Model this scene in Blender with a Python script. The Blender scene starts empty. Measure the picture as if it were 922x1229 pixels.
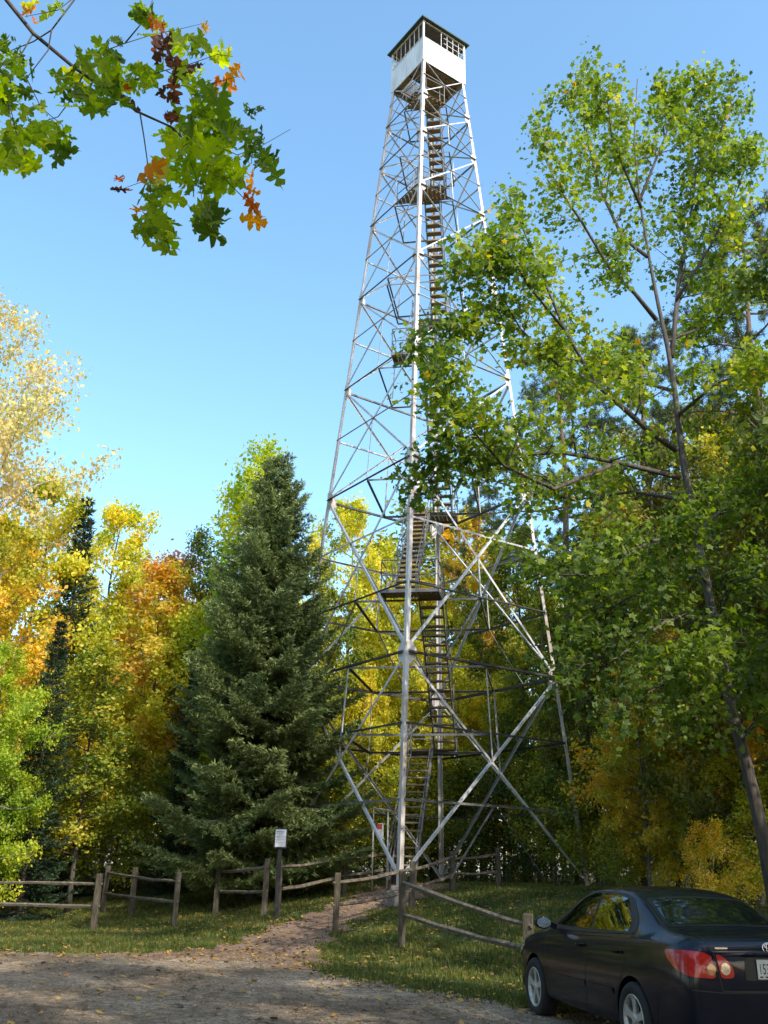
import bpy, bmesh, math, random
import numpy as np
from mathutils import Vector, Matrix
from mathutils.bvhtree import BVHTree

scene = bpy.context.scene
C = scene.collection
PI = math.pi
CAMZ = 1.55
FPX, PITCH, ROLL = 1118.8, 0.36831, -0.022427

# ------------------------------------------------------------------ materials
def new_mat(name):
    m = bpy.data.materials.new(name); m.use_nodes = True
    nt = m.node_tree; nt.nodes.clear()
    out = nt.nodes.new('ShaderNodeOutputMaterial')
    return m, nt, out

def N(nt, t, **kw):
    n = nt.nodes.new(t)
    for k, v in kw.items():
        if k in n.inputs: n.inputs[k].default_value = v
        else: setattr(n, k, v)
    return n

def ramp(nt, fac, stops):
    r = nt.nodes.new('ShaderNodeValToRGB')
    el = r.color_ramp.elements
    while len(el) < len(stops): el.new(0.5)
    for e, (p, c) in zip(el, stops):
        e.position = p; e.color = (c[0], c[1], c[2], 1)
    nt.links.new(fac, r.inputs['Fac'])
    return r.outputs['Color']

def surf_mat(name, c1, c2, scale=8, rough=.7, metal=0, bump=.15, c3=None, stretch=(1, 1, 1), spec=.4, detail=6, coat=0):
    m, nt, out = new_mat(name)
    tc = N(nt, 'ShaderNodeTexCoord'); mp = N(nt, 'ShaderNodeMapping'); mp.inputs['Scale'].default_value = stretch
    nt.links.new(tc.outputs['Object'], mp.inputs['Vector'])
    no = N(nt, 'ShaderNodeTexNoise', Scale=scale, Detail=detail, Roughness=.65)
    nt.links.new(mp.outputs[0], no.inputs['Vector'])
    st = [(.3, c1), (.7, c2)] if c3 is None else [(.25, c1), (.55, c2), (.72, c3)]
    col = ramp(nt, no.outputs['Fac'], st)
    b = N(nt, 'ShaderNodeBsdfPrincipled', Roughness=rough, Metallic=metal)
    b.inputs['Specular IOR Level'].default_value = spec
    if coat: b.inputs['Coat Weight'].default_value = coat; b.inputs['Coat Roughness'].default_value = .04
    nt.links.new(col, b.inputs['Base Color'])
    if bump:
        bp = N(nt, 'ShaderNodeBump', Strength=bump, Distance=.02)
        nt.links.new(no.outputs['Fac'], bp.inputs['Height']); nt.links.new(bp.outputs[0], b.inputs['Normal'])
    nt.links.new(b.outputs[0], out.inputs['Surface'])
    return m

def leaf_mat(name, stops, trans=.36, nscale=.45, rough=.5, mixn=.5):
    m, nt, out = new_mat(name)
    at = N(nt, 'ShaderNodeAttribute', attribute_name='rnd')
    tc = N(nt, 'ShaderNodeNewGeometry')
    no = N(nt, 'ShaderNodeTexNoise', Scale=nscale, Detail=2)
    nt.links.new(tc.outputs['Position'], no.inputs['Vector'])
    mr = N(nt, 'ShaderNodeMapRange'); mr.inputs['From Min'].default_value = .3; mr.inputs['From Max'].default_value = .7
    nt.links.new(no.outputs['Fac'], mr.inputs['Value'])
    mx = N(nt, 'ShaderNodeMix', data_type='FLOAT'); mx.inputs[0].default_value = mixn
    nt.links.new(at.outputs['Fac'], mx.inputs[2]); nt.links.new(mr.outputs[0], mx.inputs[3])
    col = ramp(nt, mx.outputs[0], stops)
    b = N(nt, 'ShaderNodeBsdfPrincipled', Roughness=rough)
    b.inputs['Specular IOR Level'].default_value = .3
    t = N(nt, 'ShaderNodeBsdfTranslucent')
    ms = N(nt, 'ShaderNodeMixShader', Fac=trans)
    nt.links.new(col, b.inputs['Base Color'])
    hs = N(nt, 'ShaderNodeHueSaturation', Saturation=1.1, Value=1.6)
    nt.links.new(col, hs.inputs['Color']); nt.links.new(hs.outputs[0], t.inputs['Color'])
    nt.links.new(b.outputs[0], ms.inputs[1]); nt.links.new(t.outputs[0], ms.inputs[2])
    nt.links.new(ms.outputs[0], out.inputs['Surface'])
    return m

GREEN = leaf_mat('leaf_green', [(.1, (.04, .07, .014)), (.4, (.10, .145, .022)), (.68, (.24, .27, .03)), (.9, (.56, .44, .045))], trans=.3, mixn=.35)
LIME = leaf_mat('leaf_lime', [(.12, (.10, .19, .02)), (.42, (.30, .40, .035)), (.8, (.60, .58, .05))], trans=.42)
YELLOW = leaf_mat('leaf_yellow', [(.1, (.16, .21, .025)), (.38, (.42, .44, .04)), (.68, (.72, .62, .06)), (.95, (.76, .50, .06))], trans=.4, mixn=.4)
GOLD = leaf_mat('leaf_gold', [(.1, (.13, .18, .025)), (.36, (.40, .38, .035)), (.6, (.74, .53, .055)), (.82, (.78, .40, .06)), (1, (.66, .26, .06))], trans=.4, mixn=.4)
OLIVE = leaf_mat('leaf_olive', [(.1, (.04, .055, .012)), (.4, (.11, .13, .022)), (.65, (.28, .26, .035)), (.85, (.60, .38, .05)), (1, (.60, .26, .05))], trans=.32, mixn=.4)
MIXED = leaf_mat('leaf_mixed', [(.1, (.05, .09, .016)), (.38, (.13, .19, .022)), (.62, (.34, .35, .035)), (.85, (.60, .45, .045))], nscale=.6, trans=.32, mixn=.4)
ORANGE = leaf_mat('leaf_orange', [(.15, (.22, .26, .03)), (.42, (.56, .44, .05)), (.66, (.66, .36, .08)), (.92, (.56, .22, .08))], trans=.4, mixn=.4)
PINK = leaf_mat('leaf_pink', [(.2, (.45, .28, .10)), (.6, (.45, .16, .12)), (.9, (.42, .10, .12))])
PALE = leaf_mat('leaf_pale', [(.1, (.30, .32, .10)), (.45, (.56, .48, .16)), (.75, (.66, .48, .20)), (.95, (.62, .34, .18))], trans=.35)
DARKG = leaf_mat('leaf_dark', [(.2, (.03, .055, .012)), (.6, (.07, .11, .018)), (.9, (.24, .22, .03))], trans=.28)
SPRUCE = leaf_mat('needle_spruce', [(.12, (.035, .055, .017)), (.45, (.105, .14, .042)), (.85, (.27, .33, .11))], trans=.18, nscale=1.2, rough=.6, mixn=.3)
FIR = leaf_mat('needle_fir', [(.2, (.012, .028, .012)), (.8, (.035, .065, .025))], trans=.1, nscale=1.2, rough=.6)
PINE = leaf_mat('needle_pine', [(.15, (.035, .065, .022)), (.5, (.08, .12, .035)), (.8, (.20, .17, .05)), (.95, (.28, .16, .05))], trans=.18, nscale=.8, rough=.6)
HERO = leaf_mat('leaf_hero', [(.05, (.04, .07, .014)), (.35, (.10, .155, .02)), (.65, (.25, .32, .035)), (.87, (.52, .48, .06)), (1, (.62, .34, .05))], trans=.46, nscale=.35, mixn=.35)
OAKM = leaf_mat('leaf_oak', [(.0, (.07, .12, .018)), (.22, (.19, .28, .03)), (.55, (.50, .60, .05)), (.68, (.62, .55, .05)), (.72, (.80, .33, .05)), (.85, (.66, .17, .04)), (.9, (.14, .05, .025)), (1, (.09, .04, .025))], trans=.58, nscale=.5, mixn=0)
LITTER = leaf_mat('leaf_litter', [(.1, (.10, .06, .03)), (.5, (.28, .17, .05)), (.8, (.45, .28, .05)), (1, (.35, .12, .04))], trans=.1, mixn=.1)
GRASSM = leaf_mat('grass_blade', [(.1, (.035, .055, .012)), (.5, (.085, .115, .02)), (.85, (.22, .20, .045))], trans=.3, nscale=.7)

BARK = surf_mat('bark', (.05, .042, .034), (.13, .11, .09), 6, .9, bump=.8, stretch=(3, 3, .6))
BARKG = surf_mat('bark_grey', (.10, .095, .085), (.22, .21, .19), 5, .9, bump=.6, stretch=(3, 3, .7))
BARKP = surf_mat('bark_birch', (.30, .28, .25), (.55, .52, .48), 5, .8, bump=.3, c3=(.12, .10, .09), stretch=(1, 1, 4))
BARKR = surf_mat('bark_pine', (.09, .055, .04), (.22, .14, .10), 5, .9, bump=.8, stretch=(3, 3, .6))
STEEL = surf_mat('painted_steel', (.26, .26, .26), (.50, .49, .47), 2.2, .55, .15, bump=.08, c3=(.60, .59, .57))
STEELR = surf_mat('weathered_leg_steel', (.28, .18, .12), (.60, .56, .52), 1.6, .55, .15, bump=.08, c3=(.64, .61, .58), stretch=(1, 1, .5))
STEELD = surf_mat('shaded_strut_steel', (.10, .095, .085), (.26, .25, .235), 3, .6, .2, bump=.08)  # shade under the horizontals is mixed into this darker tone
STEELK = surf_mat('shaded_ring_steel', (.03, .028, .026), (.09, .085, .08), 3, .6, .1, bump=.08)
STEELW = surf_mat('sunlit_brace_steel', (.45, .44, .43), (.70, .69, .66), 2.2, .5, .15, bump=.08)  # lower braces lightened in the colour to look sunlit
TREADW = surf_mat('stair_wood', (.20, .14, .09), (.40, .29, .19), 6, .85, bump=.3, stretch=(1, 4, 1))
DECKW = surf_mat('deck_wood', (.18, .12, .07), (.38, .27, .17), 4, .85, bump=.3)
WHITE = surf_mat('white_siding', (.50, .46, .40), (.74, .73, .71), 2.2, .5, bump=.05, c3=(.82, .82, .80), stretch=(2.5, 2.5, .35))
ROOFG = surf_mat('green_roof', (.025, .05, .035), (.05, .085, .06), 6, .6, bump=.1)
CABIN = surf_mat('cab_interior', (.10, .09, .075), (.20, .17, .14), 5, .8, bump=.1)
CONC = surf_mat('concrete', (.10, .09, .075), (.22, .20, .17), 7, .9, bump=.4)
FENCEW = surf_mat('fence_wood', (.045, .036, .025), (.15, .12, .085), 5, .9, bump=.9, c3=(.27, .225, .165), stretch=(2, 2, 2), detail=9)
FENCED = surf_mat('fence_post_wood', (.03, .025, .018), (.09, .075, .05), 5, .9, bump=.9, c3=(.15, .125, .09), stretch=(4, 4, .8), detail=9)
BLACKM = surf_mat('black_metal', (.012, .012, .013), (.03, .03, .03), 10, .5, bump=.05)
TYRE = surf_mat('tyre_rubber', (.014, .014, .014), (.03, .029, .028), 30, .85, bump=.2)
RIMM = surf_mat('alloy_rim', (.42, .41, .38), (.60, .59, .55), 12, .38, .5, bump=0)
CHROME = surf_mat('chrome', (.6, .6, .6), (.75, .75, .75), 10, .2, 1, bump=0)
RUBBER = surf_mat('black_trim', (.008, .008, .008), (.018, .018, .018), 10, .5, bump=0)
REDLENS = surf_mat('red_lens', (.36, .010, .006), (.55, .022, .012), 20, .18, bump=0, coat=.3)
CLEARLENS = surf_mat('clear_lens', (.40, .30, .20), (.75, .66, .5), 30, .15, .3, bump=0, coat=.6)
AMBER = surf_mat('reverse_lens', (.30, .14, .05), (.45, .24, .1), 30, .2, .2, bump=0, coat=.6)
PLATE = surf_mat('plate_white', (.50, .52, .48), (.62, .63, .58), 10, .5, bump=0)
INK = surf_mat('plate_ink', (.015, .015, .02), (.03, .03, .04), 10, .6, bump=0)
SIGNW = surf_mat('sign_paper', (.50, .52, .56), (.62, .64, .66), 4, .5, bump=0)
SIGNT = surf_mat('sign_print', (.10, .11, .13), (.2, .21, .24), 8, .6, bump=0)
SHIRT = surf_mat('shirt_cloth', (.42, .43, .48), (.56, .57, .62), 8, .9, bump=.2)
TROUS = surf_mat('trouser_cloth', (.02, .028, .06), (.04, .05, .10), 8, .9, bump=.2)
SKIN = surf_mat('skin', (.42, .25, .18), (.55, .34, .25), 8, .6, bump=0)
HAIR = surf_mat('hair', (.03, .02, .012), (.07, .045, .03), 20, .7, bump=.2)
REDS = surf_mat('sign_red', (.35, .05, .04), (.5, .08, .06), 8, .6, bump=0)
TABLEW = surf_mat('table_wood', (.14, .06, .04), (.28, .12, .08), 6, .8, bump=.3)

def car_paint():
    m, nt, out = new_mat('dark_blue_paint')
    b = N(nt, 'ShaderNodeBsdfPrincipled', Roughness=.5, Metallic=0); b.inputs['Specular IOR Level'].default_value = .08
    b.inputs['Coat Weight'].default_value = .6; b.inputs['Coat Roughness'].default_value = .05
    tc = N(nt, 'ShaderNodeTexCoord')
    no = N(nt, 'ShaderNodeTexNoise', Scale=3, Detail=8)
    nt.links.new(tc.outputs['Object'], no.inputs['Vector'])
    nt.links.new(ramp(nt, no.outputs['Fac'], [(.3, (.0015, .0025, .009)), (.7, (.003, .005, .014))]), b.inputs['Base Color'])
    r = N(nt, 'ShaderNodeMapRange'); r.inputs['To Min'].default_value = .04; r.inputs['To Max'].default_value = .16
    nt.links.new(no.outputs['Fac'], r.inputs['Value']); nt.links.new(r.outputs[0], b.inputs['Coat Roughness'])
    nt.links.new(b.outputs[0], out.inputs['Surface'])
    return m
PAINT = car_paint()
def glass_dark():
    m, nt, out = new_mat('tinted_glass')
    g = N(nt, 'ShaderNodeBsdfGlossy', Roughness=.02); g.inputs['Color'].default_value = (.17, .20, .23, 1)
    d = N(nt, 'ShaderNodeBsdfPrincipled', Roughness=.05); d.inputs['Base Color'].default_value = (.010, .013, .012, 1)
    fr = N(nt, 'ShaderNodeFresnel', IOR=1.5)
    ms = N(nt, 'ShaderNodeMixShader')
    nt.links.new(fr.outputs[0], ms.inputs[0]); nt.links.new(d.outputs[0], ms.inputs[1]); nt.links.new(g.outputs[0], ms.inputs[2])
    nt.links.new(ms.outputs[0], out.inputs['Surface'])
    return m
GLASS = glass_dark()

# ------------------------------------------------------------------ helpers
def mesh_np(name, V, faces_sizes_idx, mat, rnd=None, smooth=False):
    """V: (n,3) array; faces_sizes_idx: (sizes array, flat index array)"""
    me = bpy.data.meshes.new(name)
    sizes, idx = faces_sizes_idx
    me.vertices.add(len(V)); me.vertices.foreach_set('co', np.asarray(V, np.float32).ravel())
    me.loops.add(len(idx)); me.loops.foreach_set('vertex_index', np.asarray(idx, np.int32))
    starts = np.concatenate([[0], np.cumsum(sizes)[:-1]]).astype(np.int32)
    me.polygons.add(len(sizes)); me.polygons.foreach_set('loop_start', starts)
    me.update(calc_edges=True)
    if rnd is not None:
        a = me.attributes.new('rnd', 'FLOAT', 'POINT'); a.data.foreach_set('value', np.asarray(rnd, np.float32))
    me.polygons.foreach_set('use_smooth', np.full(len(sizes), smooth))
    me.materials.append(mat)
    me.validate()
    return me

def link(name, me, parent=None):
    o = bpy.data.objects.new(name, me); C.objects.link(o)
    if parent: o.parent = parent
    return o

class MB:
    def __init__(s): s.v = []; s.f = []
    def add(s, vs, fs):
        n = len(s.v); s.v += [tuple(v) for v in vs]; s.f += [tuple(i + n for i in f) for f in fs]
    def box(s, c, size, M=None):
        x, y, z = [q / 2 for q in size]; c = Vector(c)
        vs = [Vector((sx * x, sy * y, sz * z)) for sx in (-1, 1) for sy in (-1, 1) for sz in (-1, 1)]
        if M: vs = [M @ v for v in vs]
        s.add([c + v for v in vs], [(0, 1, 3, 2), (4, 6, 7, 5), (0, 4, 5, 1), (2, 3, 7, 6), (0, 2, 6, 4), (1, 5, 7, 3)])
    def bar(s, p0, p1, w, h, up=(0, 0, 1)):
        p0, p1 = Vector(p0), Vector(p1); d = (p1 - p0); L = d.length; d.normalize()
        u = Vector(up); side = d.cross(u)
        if side.length < 1e-3: side = d.cross(Vector((1, 0, 0)))
        side.normalize(); u = side.cross(d)
        M = Matrix((side, d, u)).transposed()
        s.box((p0 + p1) / 2, (w, L, h), M)
    def prism(s, poly2, p0, p1, a, b):
        """extrude 2-D outline (in axes a, b) from p0 to p1"""
        n = len(poly2); p0, p1, a, b = Vector(p0), Vector(p1), Vector(a), Vector(b)
        vs = [p0 + a * x + b * y for x, y in poly2] + [p1 + a * x + b * y for x, y in poly2]
        fs = [tuple(range(n))[::-1], tuple(range(n, 2 * n))] + [(i, (i + 1) % n, n + (i + 1) % n, n + i) for i in range(n)]
        s.add(vs, fs)
    def tube(s, pts, rad, sides=6, cap=True):
        pts = [Vector(p) for p in pts]; n = len(pts)
        if not hasattr(rad, '__len__'): rad = [rad] * n
        base = len(s.v); ref = None
        for i, p in enumerate(pts):
            d = (pts[min(i + 1, n - 1)] - pts[max(i - 1, 0)])
            if d.length < 1e-6: d = Vector((0, 0, 1))
            d.normalize()
            if ref is None: ref = Vector((1, 0, 0)) if abs(d.x) < .8 else Vector((0, 1, 0))
            a = d.cross(ref); a.normalize(); b = a.cross(d); ref = -b if False else ref
            for k in range(sides):
                t = 2 * PI * k / sides
                s.v.append(tuple(p + (a * math.cos(t) + b * math.sin(t)) * rad[i]))
        for i in range(n - 1):
            for k in range(sides):
                k2 = (k + 1) % sides
                s.f.append((base + i * sides + k, base + i * sides + k2, base + (i + 1) * sides + k2, base + (i + 1) * sides + k))
        if cap:
            s.f.append(tuple(base + k for k in range(sides))[::-1]); s.f.append(tuple(base + (n - 1) * sides + k for k in range(sides)))
    def mesh(s, name, mat, smooth=False):
        me = bpy.data.meshes.new(name); me.from_pydata(s.v, [], s.f); me.update()
        if smooth: me.polygons.foreach_set('use_smooth', [True] * len(me.polygons))
        bm = bmesh.new(); bm.from_mesh(me); bmesh.ops.recalc_face_normals(bm, faces=bm.faces); bm.to_mesh(me); bm.free()
        me.materials.append(mat); return me
    def build(s, name, mat, parent=None, smooth=False, bevel=0):
        o = link(name, s.mesh(name, mat, smooth), parent)
        if bevel:
            md = o.modifiers.new('bevel', 'BEVEL'); md.width = bevel; md.segments = 2; md.limit_method = 'ANGLE'
        return o

def tag(o, label=None, cat=None, group=None, kind=None):
    if label: o['label'] = label
    if cat: o['category'] = cat
    if group: o['group'] = group
    if kind: o['kind'] = kind
    return o
def empty(name, loc=(0, 0, 0), rz=0):
    o = bpy.data.objects.new(name, None); C.objects.link(o); o.location = loc; o.rotation_euler = (0, 0, rz); return o

# points of the site surveyed along sight lines: (x, y) image direction and distance Y
def P(px, py, Y):
    rt = (px - 461) / FPX; up = (614.5 - py) / FPX
    cr, sr = math.cos(ROLL), math.sin(ROLL)
    rt, up = rt * cr + up * sr, -rt * sr + up * cr
    c, s = math.cos(PITCH), math.sin(PITCH)
    d = Vector((rt, c - up * s, s + up * c))
    v = d * (Y / d.y); return Vector((v.x, v.y, v.z + CAMZ))

def S(t): t = np.clip(t, 0, 1); return t * t * (3 - 2 * t)
def G(x, y):
    x = np.asarray(x, float); y = np.asarray(y, float)
    q = y + 1.1 * np.clip(x, -12, 3)
    z = 1.2 * S((q - 17.5) / 14)
    return z + .03 * np.sin(x * .9 + 1) * np.sin(y * .7) * S((q - 16) / 4)
def Gf(x, y): return float(G(x, y))

# ------------------------------------------------------------------ camera, world, sun
cam = bpy.data.cameras.new('camera'); co = bpy.data.objects.new('camera', cam); C.objects.link(co)
cam.sensor_fit = 'VERTICAL'; cam.sensor_height = 36; cam.lens = FPX / 1229 * 36; cam.clip_end = 3000
R0 = Vector((1, 0, 0)); U0 = Vector((0, -math.sin(PITCH), math.cos(PITCH))); F0 = Vector((0, math.cos(PITCH), math.sin(PITCH)))
cr, sr = math.cos(ROLL), math.sin(ROLL)
er = R0 * cr - U0 * sr; eu = R0 * sr + U0 * cr
M = Matrix((er, eu, -F0)).transposed().to_4x4(); M.translation = (0, 0, CAMZ)
co.matrix_world = M; scene.camera = co

SUN_AZ = math.radians(-52)      # from +x, towards the viewer
SUN_EL = math.radians(40)
sd = Vector((math.cos(SUN_AZ) * math.cos(SUN_EL), math.sin(SUN_AZ) * math.cos(SUN_EL), math.sin(SUN_EL)))
w = bpy.data.worlds.new('World'); scene.world = w; w.use_nodes = True
nt = w.node_tree; bg = nt.nodes['Background']
sky = nt.nodes.new('ShaderNodeTexSky'); sky.sky_type = 'NISHITA'; sky.sun_disc = False
sky.sun_elevation = SUN_EL; sky.sun_rotation = math.atan2(sd.x, sd.y)
sky.air_density = 1.0; sky.dust_density = 1.6; sky.ozone_density = 2.2
hs = nt.nodes.new('ShaderNodeHueSaturation'); hs.inputs['Saturation'].default_value = 1.08; hs.inputs['Hue'].default_value = .487; hs.inputs['Value'].default_value = 2.8
nt.links.new(sky.outputs[0], hs.inputs['Color']); nt.links.new(hs.outputs[0], bg.inputs['Color']); bg.inputs['Strength'].default_value = .15
sl = bpy.data.lights.new('sun', 'SUN'); sl.energy = 5.0; sl.angle = math.radians(.53); sl.color = (1, .93, .82)
so = bpy.data.objects.new('sun', sl); C.objects.link(so); so.rotation_euler = (-sd).to_track_quat('-Z', 'Y').to_euler()
scene.view_settings.view_transform = 'Standard'; scene.view_settings.look = 'None'; scene.view_settings.exposure = 0
cy = scene.cycles
cy.max_bounces = 7; cy.diffuse_bounces = 3; cy.glossy_bounces = 3; cy.transmission_bounces = 4; cy.use_denoising = True
cy.sample_clamp_indirect = 6; cy.caustics_reflective = False; cy.caustics_refractive = False

# ------------------------------------------------------------------ ground
def grid_mesh(xs, ys, dz, mat, name, keep=None):
    X, Y = np.meshgrid(xs, ys); Z = G(X, Y) + dz
    V = np.stack([X, Y, Z], -1).reshape(-1, 3); nx, ny = len(xs), len(ys)
    i, j = np.meshgrid(np.arange(nx - 1), np.arange(ny - 1)); a = (j * nx + i).ravel()
    Q = np.stack([a, a + 1, a + nx + 1, a + nx], -1)
    if keep is not None:
        c = V[Q].mean(1); Q = Q[keep(c[:, 0], c[:, 1])]
    return mesh_np(name, V, (np.full(len(Q), 4), Q.ravel()), mat, smooth=True)

def axis(lo, hi, step, far):
    a = list(np.arange(lo, hi + .01, step)); d = step; l = lo; r = hi; A = []; B = []
    while r < far: d *= 1.5; r += d; l -= d; A.insert(0, l); B.append(r)
    return np.array(A + a + B)

def noise_v(nt, vec, scale, detail=5, rough=.6):
    n = N(nt, 'ShaderNodeTexNoise', Scale=scale, Detail=detail, Roughness=rough); nt.links.new(vec, n.inputs['Vector']); return n.outputs['Fac']

def ground_mat(name, cols, fine, bumpd=.03, cell=.8):
    m, nt, out = new_mat(name)
    g = N(nt, 'ShaderNodeNewGeometry'); p = g.outputs['Position']
    n1 = noise_v(nt, p, .45, 6); n2 = noise_v(nt, p, fine, 8, .75)
    mx = N(nt, 'ShaderNodeMix', data_type='FLOAT'); mx.inputs[0].default_value = .5
    nt.links.new(n1, mx.inputs[2]); nt.links.new(n2, mx.inputs[3])
    col = ramp(nt, mx.outputs[0], cols)
    vo = N(nt, 'ShaderNodeTexVoronoi', Scale=38); nt.links.new(p, vo.inputs['Vector'])
    sp = ramp(nt, vo.outputs['Color'], [(.1, (.62, .60, .57)), (.5, (.95, .95, .95)), (.92, (1.3, 1.27, 1.2))])
    mm = N(nt, 'ShaderNodeMix', data_type='RGBA', blend_type='MULTIPLY'); mm.inputs[0].default_value = cell
    nt.links.new(col, mm.inputs[6]); nt.links.new(sp, mm.inputs[7])
    b = N(nt, 'ShaderNodeBsdfPrincipled', Roughness=.95); b.inputs['Specular IOR Level'].default_value = .2
    nt.links.new(mm.outputs[2], b.inputs['Base Color'])
    ad = N(nt, 'ShaderNodeMath', operation='ADD'); nt.links.new(n2, ad.inputs[0])
    iv = N(nt, 'ShaderNodeMath', operation='MULTIPLY'); iv.inputs[1].default_value = -cell
    nt.links.new(vo.outputs['Distance'], iv.inputs[0]); nt.links.new(iv.outputs[0], ad.inputs[1])
    bp = N(nt, 'ShaderNodeBump', Strength=.9, Distance=bumpd); nt.links.new(ad.outputs[0], bp.inputs['Height'])
    nt.links.new(bp.outputs[0], b.inputs['Normal'])
    nt.links.new(b.outputs[0], out.inputs['Surface'])
    return m
SOIL = ground_mat('forest_floor', [(.35, (.045, .036, .02)), (.5, (.085, .075, .03)), (.65, (.14, .10, .05))], 5)
TURF = ground_mat('turf_soil', [(.35, (.035, .055, .014)), (.5, (.06, .085, .02)), (.68, (.13, .10, .045))], 5)
GRAVEL = ground_mat('gravel', [(.36, (.085, .06, .038)), (.5, (.24, .18, .12)), (.62, (.46, .365, .255))], 7)
DIRT = ground_mat('red_dirt', [(.36, (.10, .066, .042)), (.5, (.20, .13, .088)), (.64, (.32, .22, .155))], 9, .006, .35)

def edge_y(x):
    """far edge of the gravel"""
    x = np.asarray(x, float)
    base = np.interp(x, [-40, -14, -7, -2.2, -.8, .3, 1.4, 2.4, 5.2, 7, 40], [25, 21.3, 19.4, 18.8, 16.8, 14.8, 13.6, 13.0, 14.4, 15.2, 16])
    return base + .25 * np.sin(x * 2.3) + .15 * np.sin(x * 5.1 + 1) + .1 * np.sin(x * 9)
PATHC = [(-3.0, 16.6, 2.3), (-2.6, 19.0, 1.75), (-2.15, 21.2, 1.2), (-1.6, 23.6, .95), (-.8, 25.2, .9), (.2, 26.6, 1.1), (1.2, 28.4, 1.2), (1.6, 31, 1.6)]
def on_path(x, y, grow=0):
    r = np.zeros(np.shape(x), bool); x = np.asarray(x); y = np.asarray(y)
    for (a, b) in zip(PATHC[:-1], PATHC[1:]):
        dx, dy = b[0] - a[0], b[1] - a[1]; t = np.clip(((x - a[0]) * dx + (y - a[1]) * dy) / (dx * dx + dy * dy), 0, 1)
        wd = a[2] + (b[2] - a[2]) * t + grow + .16 * np.sin(y * 4 + x * 3) + .11 * np.sin(x * 11 + y * 2) + .08 * np.sin(y * 17 - x * 9)
        r |= (np.hypot(x - a[0] - dx * t, y - a[1] - dy * t) < wd)
    return r
tag(link('ground', grid_mesh(axis(-40, 40, .5, 700), axis(4, 60, .5, 700), -.05, SOIL, 'ground')), kind='structure')
tag(link('lawn', grid_mesh(np.arange(-20, 14, .25), np.arange(13, 37, .25), .012, TURF, 'lawn',
    lambda x, y: (y < 32.5 + .8 * np.sin(x * 1.1) + .4 * np.sin(x * 3) + np.clip(x, -10, 0) * -.1) & ~on_path(x, y, -.35))), kind='structure')
tag(link('gravel_lot', grid_mesh(np.arange(-40, 40, .1), np.arange(-14, 24, .1), .024, GRAVEL, 'gravel_lot', lambda x, y: y < edge_y(x))), kind='structure')
tag(link('dirt_path', grid_mesh(np.arange(-6, 5, .08), np.arange(17, 33, .08), .029, DIRT, 'dirt_path', lambda x, y: on_path(x, y) & (y > edge_y(x) - .5 + .35 * np.sin(x * 5) + .2 * np.sin(x * 13)))), kind='structure')

# grass blades and fallen leaves
rs = np.random.RandomState(5)
def scatter_tris(name, pts, hgt, wid, mat, flat=False):
    n = len(pts); a = rs.rand(n) * 2 * PI; h = hgt * (.5 + rs.rand(n)); wv = wid * (.6 + .8 * rs.rand(n))
    dx, dy = np.cos(a), np.sin(a)
    base = np.stack([pts[:, 0], pts[:, 1], G(pts[:, 0], pts[:, 1]) + .012], -1)
    rn = rs.rand(n)
    if flat:
        tl = (rs.rand(n, 2) - .5) * .8
        e1 = np.stack([dx, dy, tl[:, 0]], -1) * h[:, None]; e2 = np.stack([-dy, dx, tl[:, 1]], -1) * wv[:, None]
        base[:, 2] += .02 + .3 * np.maximum(np.abs(tl[:, 0]) * h, np.abs(tl[:, 1]) * wv) + .012
        V = np.stack([base - e1, base - e2 * .8 + e1 * .1, base + e1, base + e2 * .8 + e1 * .1], 1).reshape(-1, 3)
        k = 4
    else:
        lean = (rs.rand(n, 2) - .5) * .9
        s = np.stack([dx, dy, 0 * dx], -1) * wv[:, None]
        tip = base + np.stack([lean[:, 0] * h, lean[:, 1] * h, h], -1)
        V = np.stack([base - s, base + s, tip], 1).reshape(-1, 3); k = 3
    me = mesh_np(name, V, (np.full(n, k), np.arange(n * k)), mat, rnd=np.repeat(rn, k))
    return link(name, me)
def fence_noise(p): return np.sin(p[:, 0] * 1.7 + 2) * np.sin(p[:, 1] * 1.3) + np.sin(p[:, 0] * 4.1) * np.sin(p[:, 1] * 3.7) * .6
p = np.stack([rs.rand(420000) * 25 - 15, 12.6 + (rs.rand(420000) ** 1.35) * 22], -1)
k = (p[:, 1] > edge_y(p[:, 0]) - .05 + .8 * rs.rand(len(p)) ** 2 * np.sign(rs.rand(len(p)) - .4)) & (~on_path(p[:, 0], p[:, 1], -.15) | (rs.rand(len(p)) < .02)) & (fence_noise(p) + rs.rand(len(p)) * 1.4 > .05)
tag(scatter_tris('grass', p[k], .075, .011, GRASSM), kind='stuff')
q = np.stack([rs.rand(22000) * 30 - 16, 8 + rs.rand(22000) * 26], -1)
k = (q[:, 1] > edge_y(q[:, 0]) - 1.0) | (rs.rand(len(q)) < .2)
tag(scatter_tris('fallen_leaves', q[k], .05, .04, LITTER, True), kind='stuff')
q = np.stack([rs.rand(14000) * 18 - 10, 9 + rs.rand(14000) ** 1.3 * 10], -1); q = q[q[:, 1] < edge_y(q[:, 0]) + .3]
def pebbles():
    n = len(q); r = .008 + .022 * rs.rand(n) ** 3
    oc = np.array([(1, 0, 0), (0, 1, 0), (-1, 0, 0), (0, -1, 0), (0, 0, .7), (0, 0, -.4)])
    V = (np.stack([q[:, 0], q[:, 1], G(q[:, 0], q[:, 1]) + .028], -1)[:, None, :] + oc[None] * r[:, None, None] * (1 + .5 * rs.rand(n, 6, 1))).reshape(-1, 3)
    f = np.array([(0, 1, 4), (1, 2, 4), (2, 3, 4), (3, 0, 4)]); F = (f[None] + (np.arange(n) * 6)[:, None, None]).reshape(-1)
    return mesh_np('loose_gravel', V, (np.full(n * 4, 3), F), GRAVEL)
tag(link('loose_gravel', pebbles()), kind='stuff')

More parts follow.
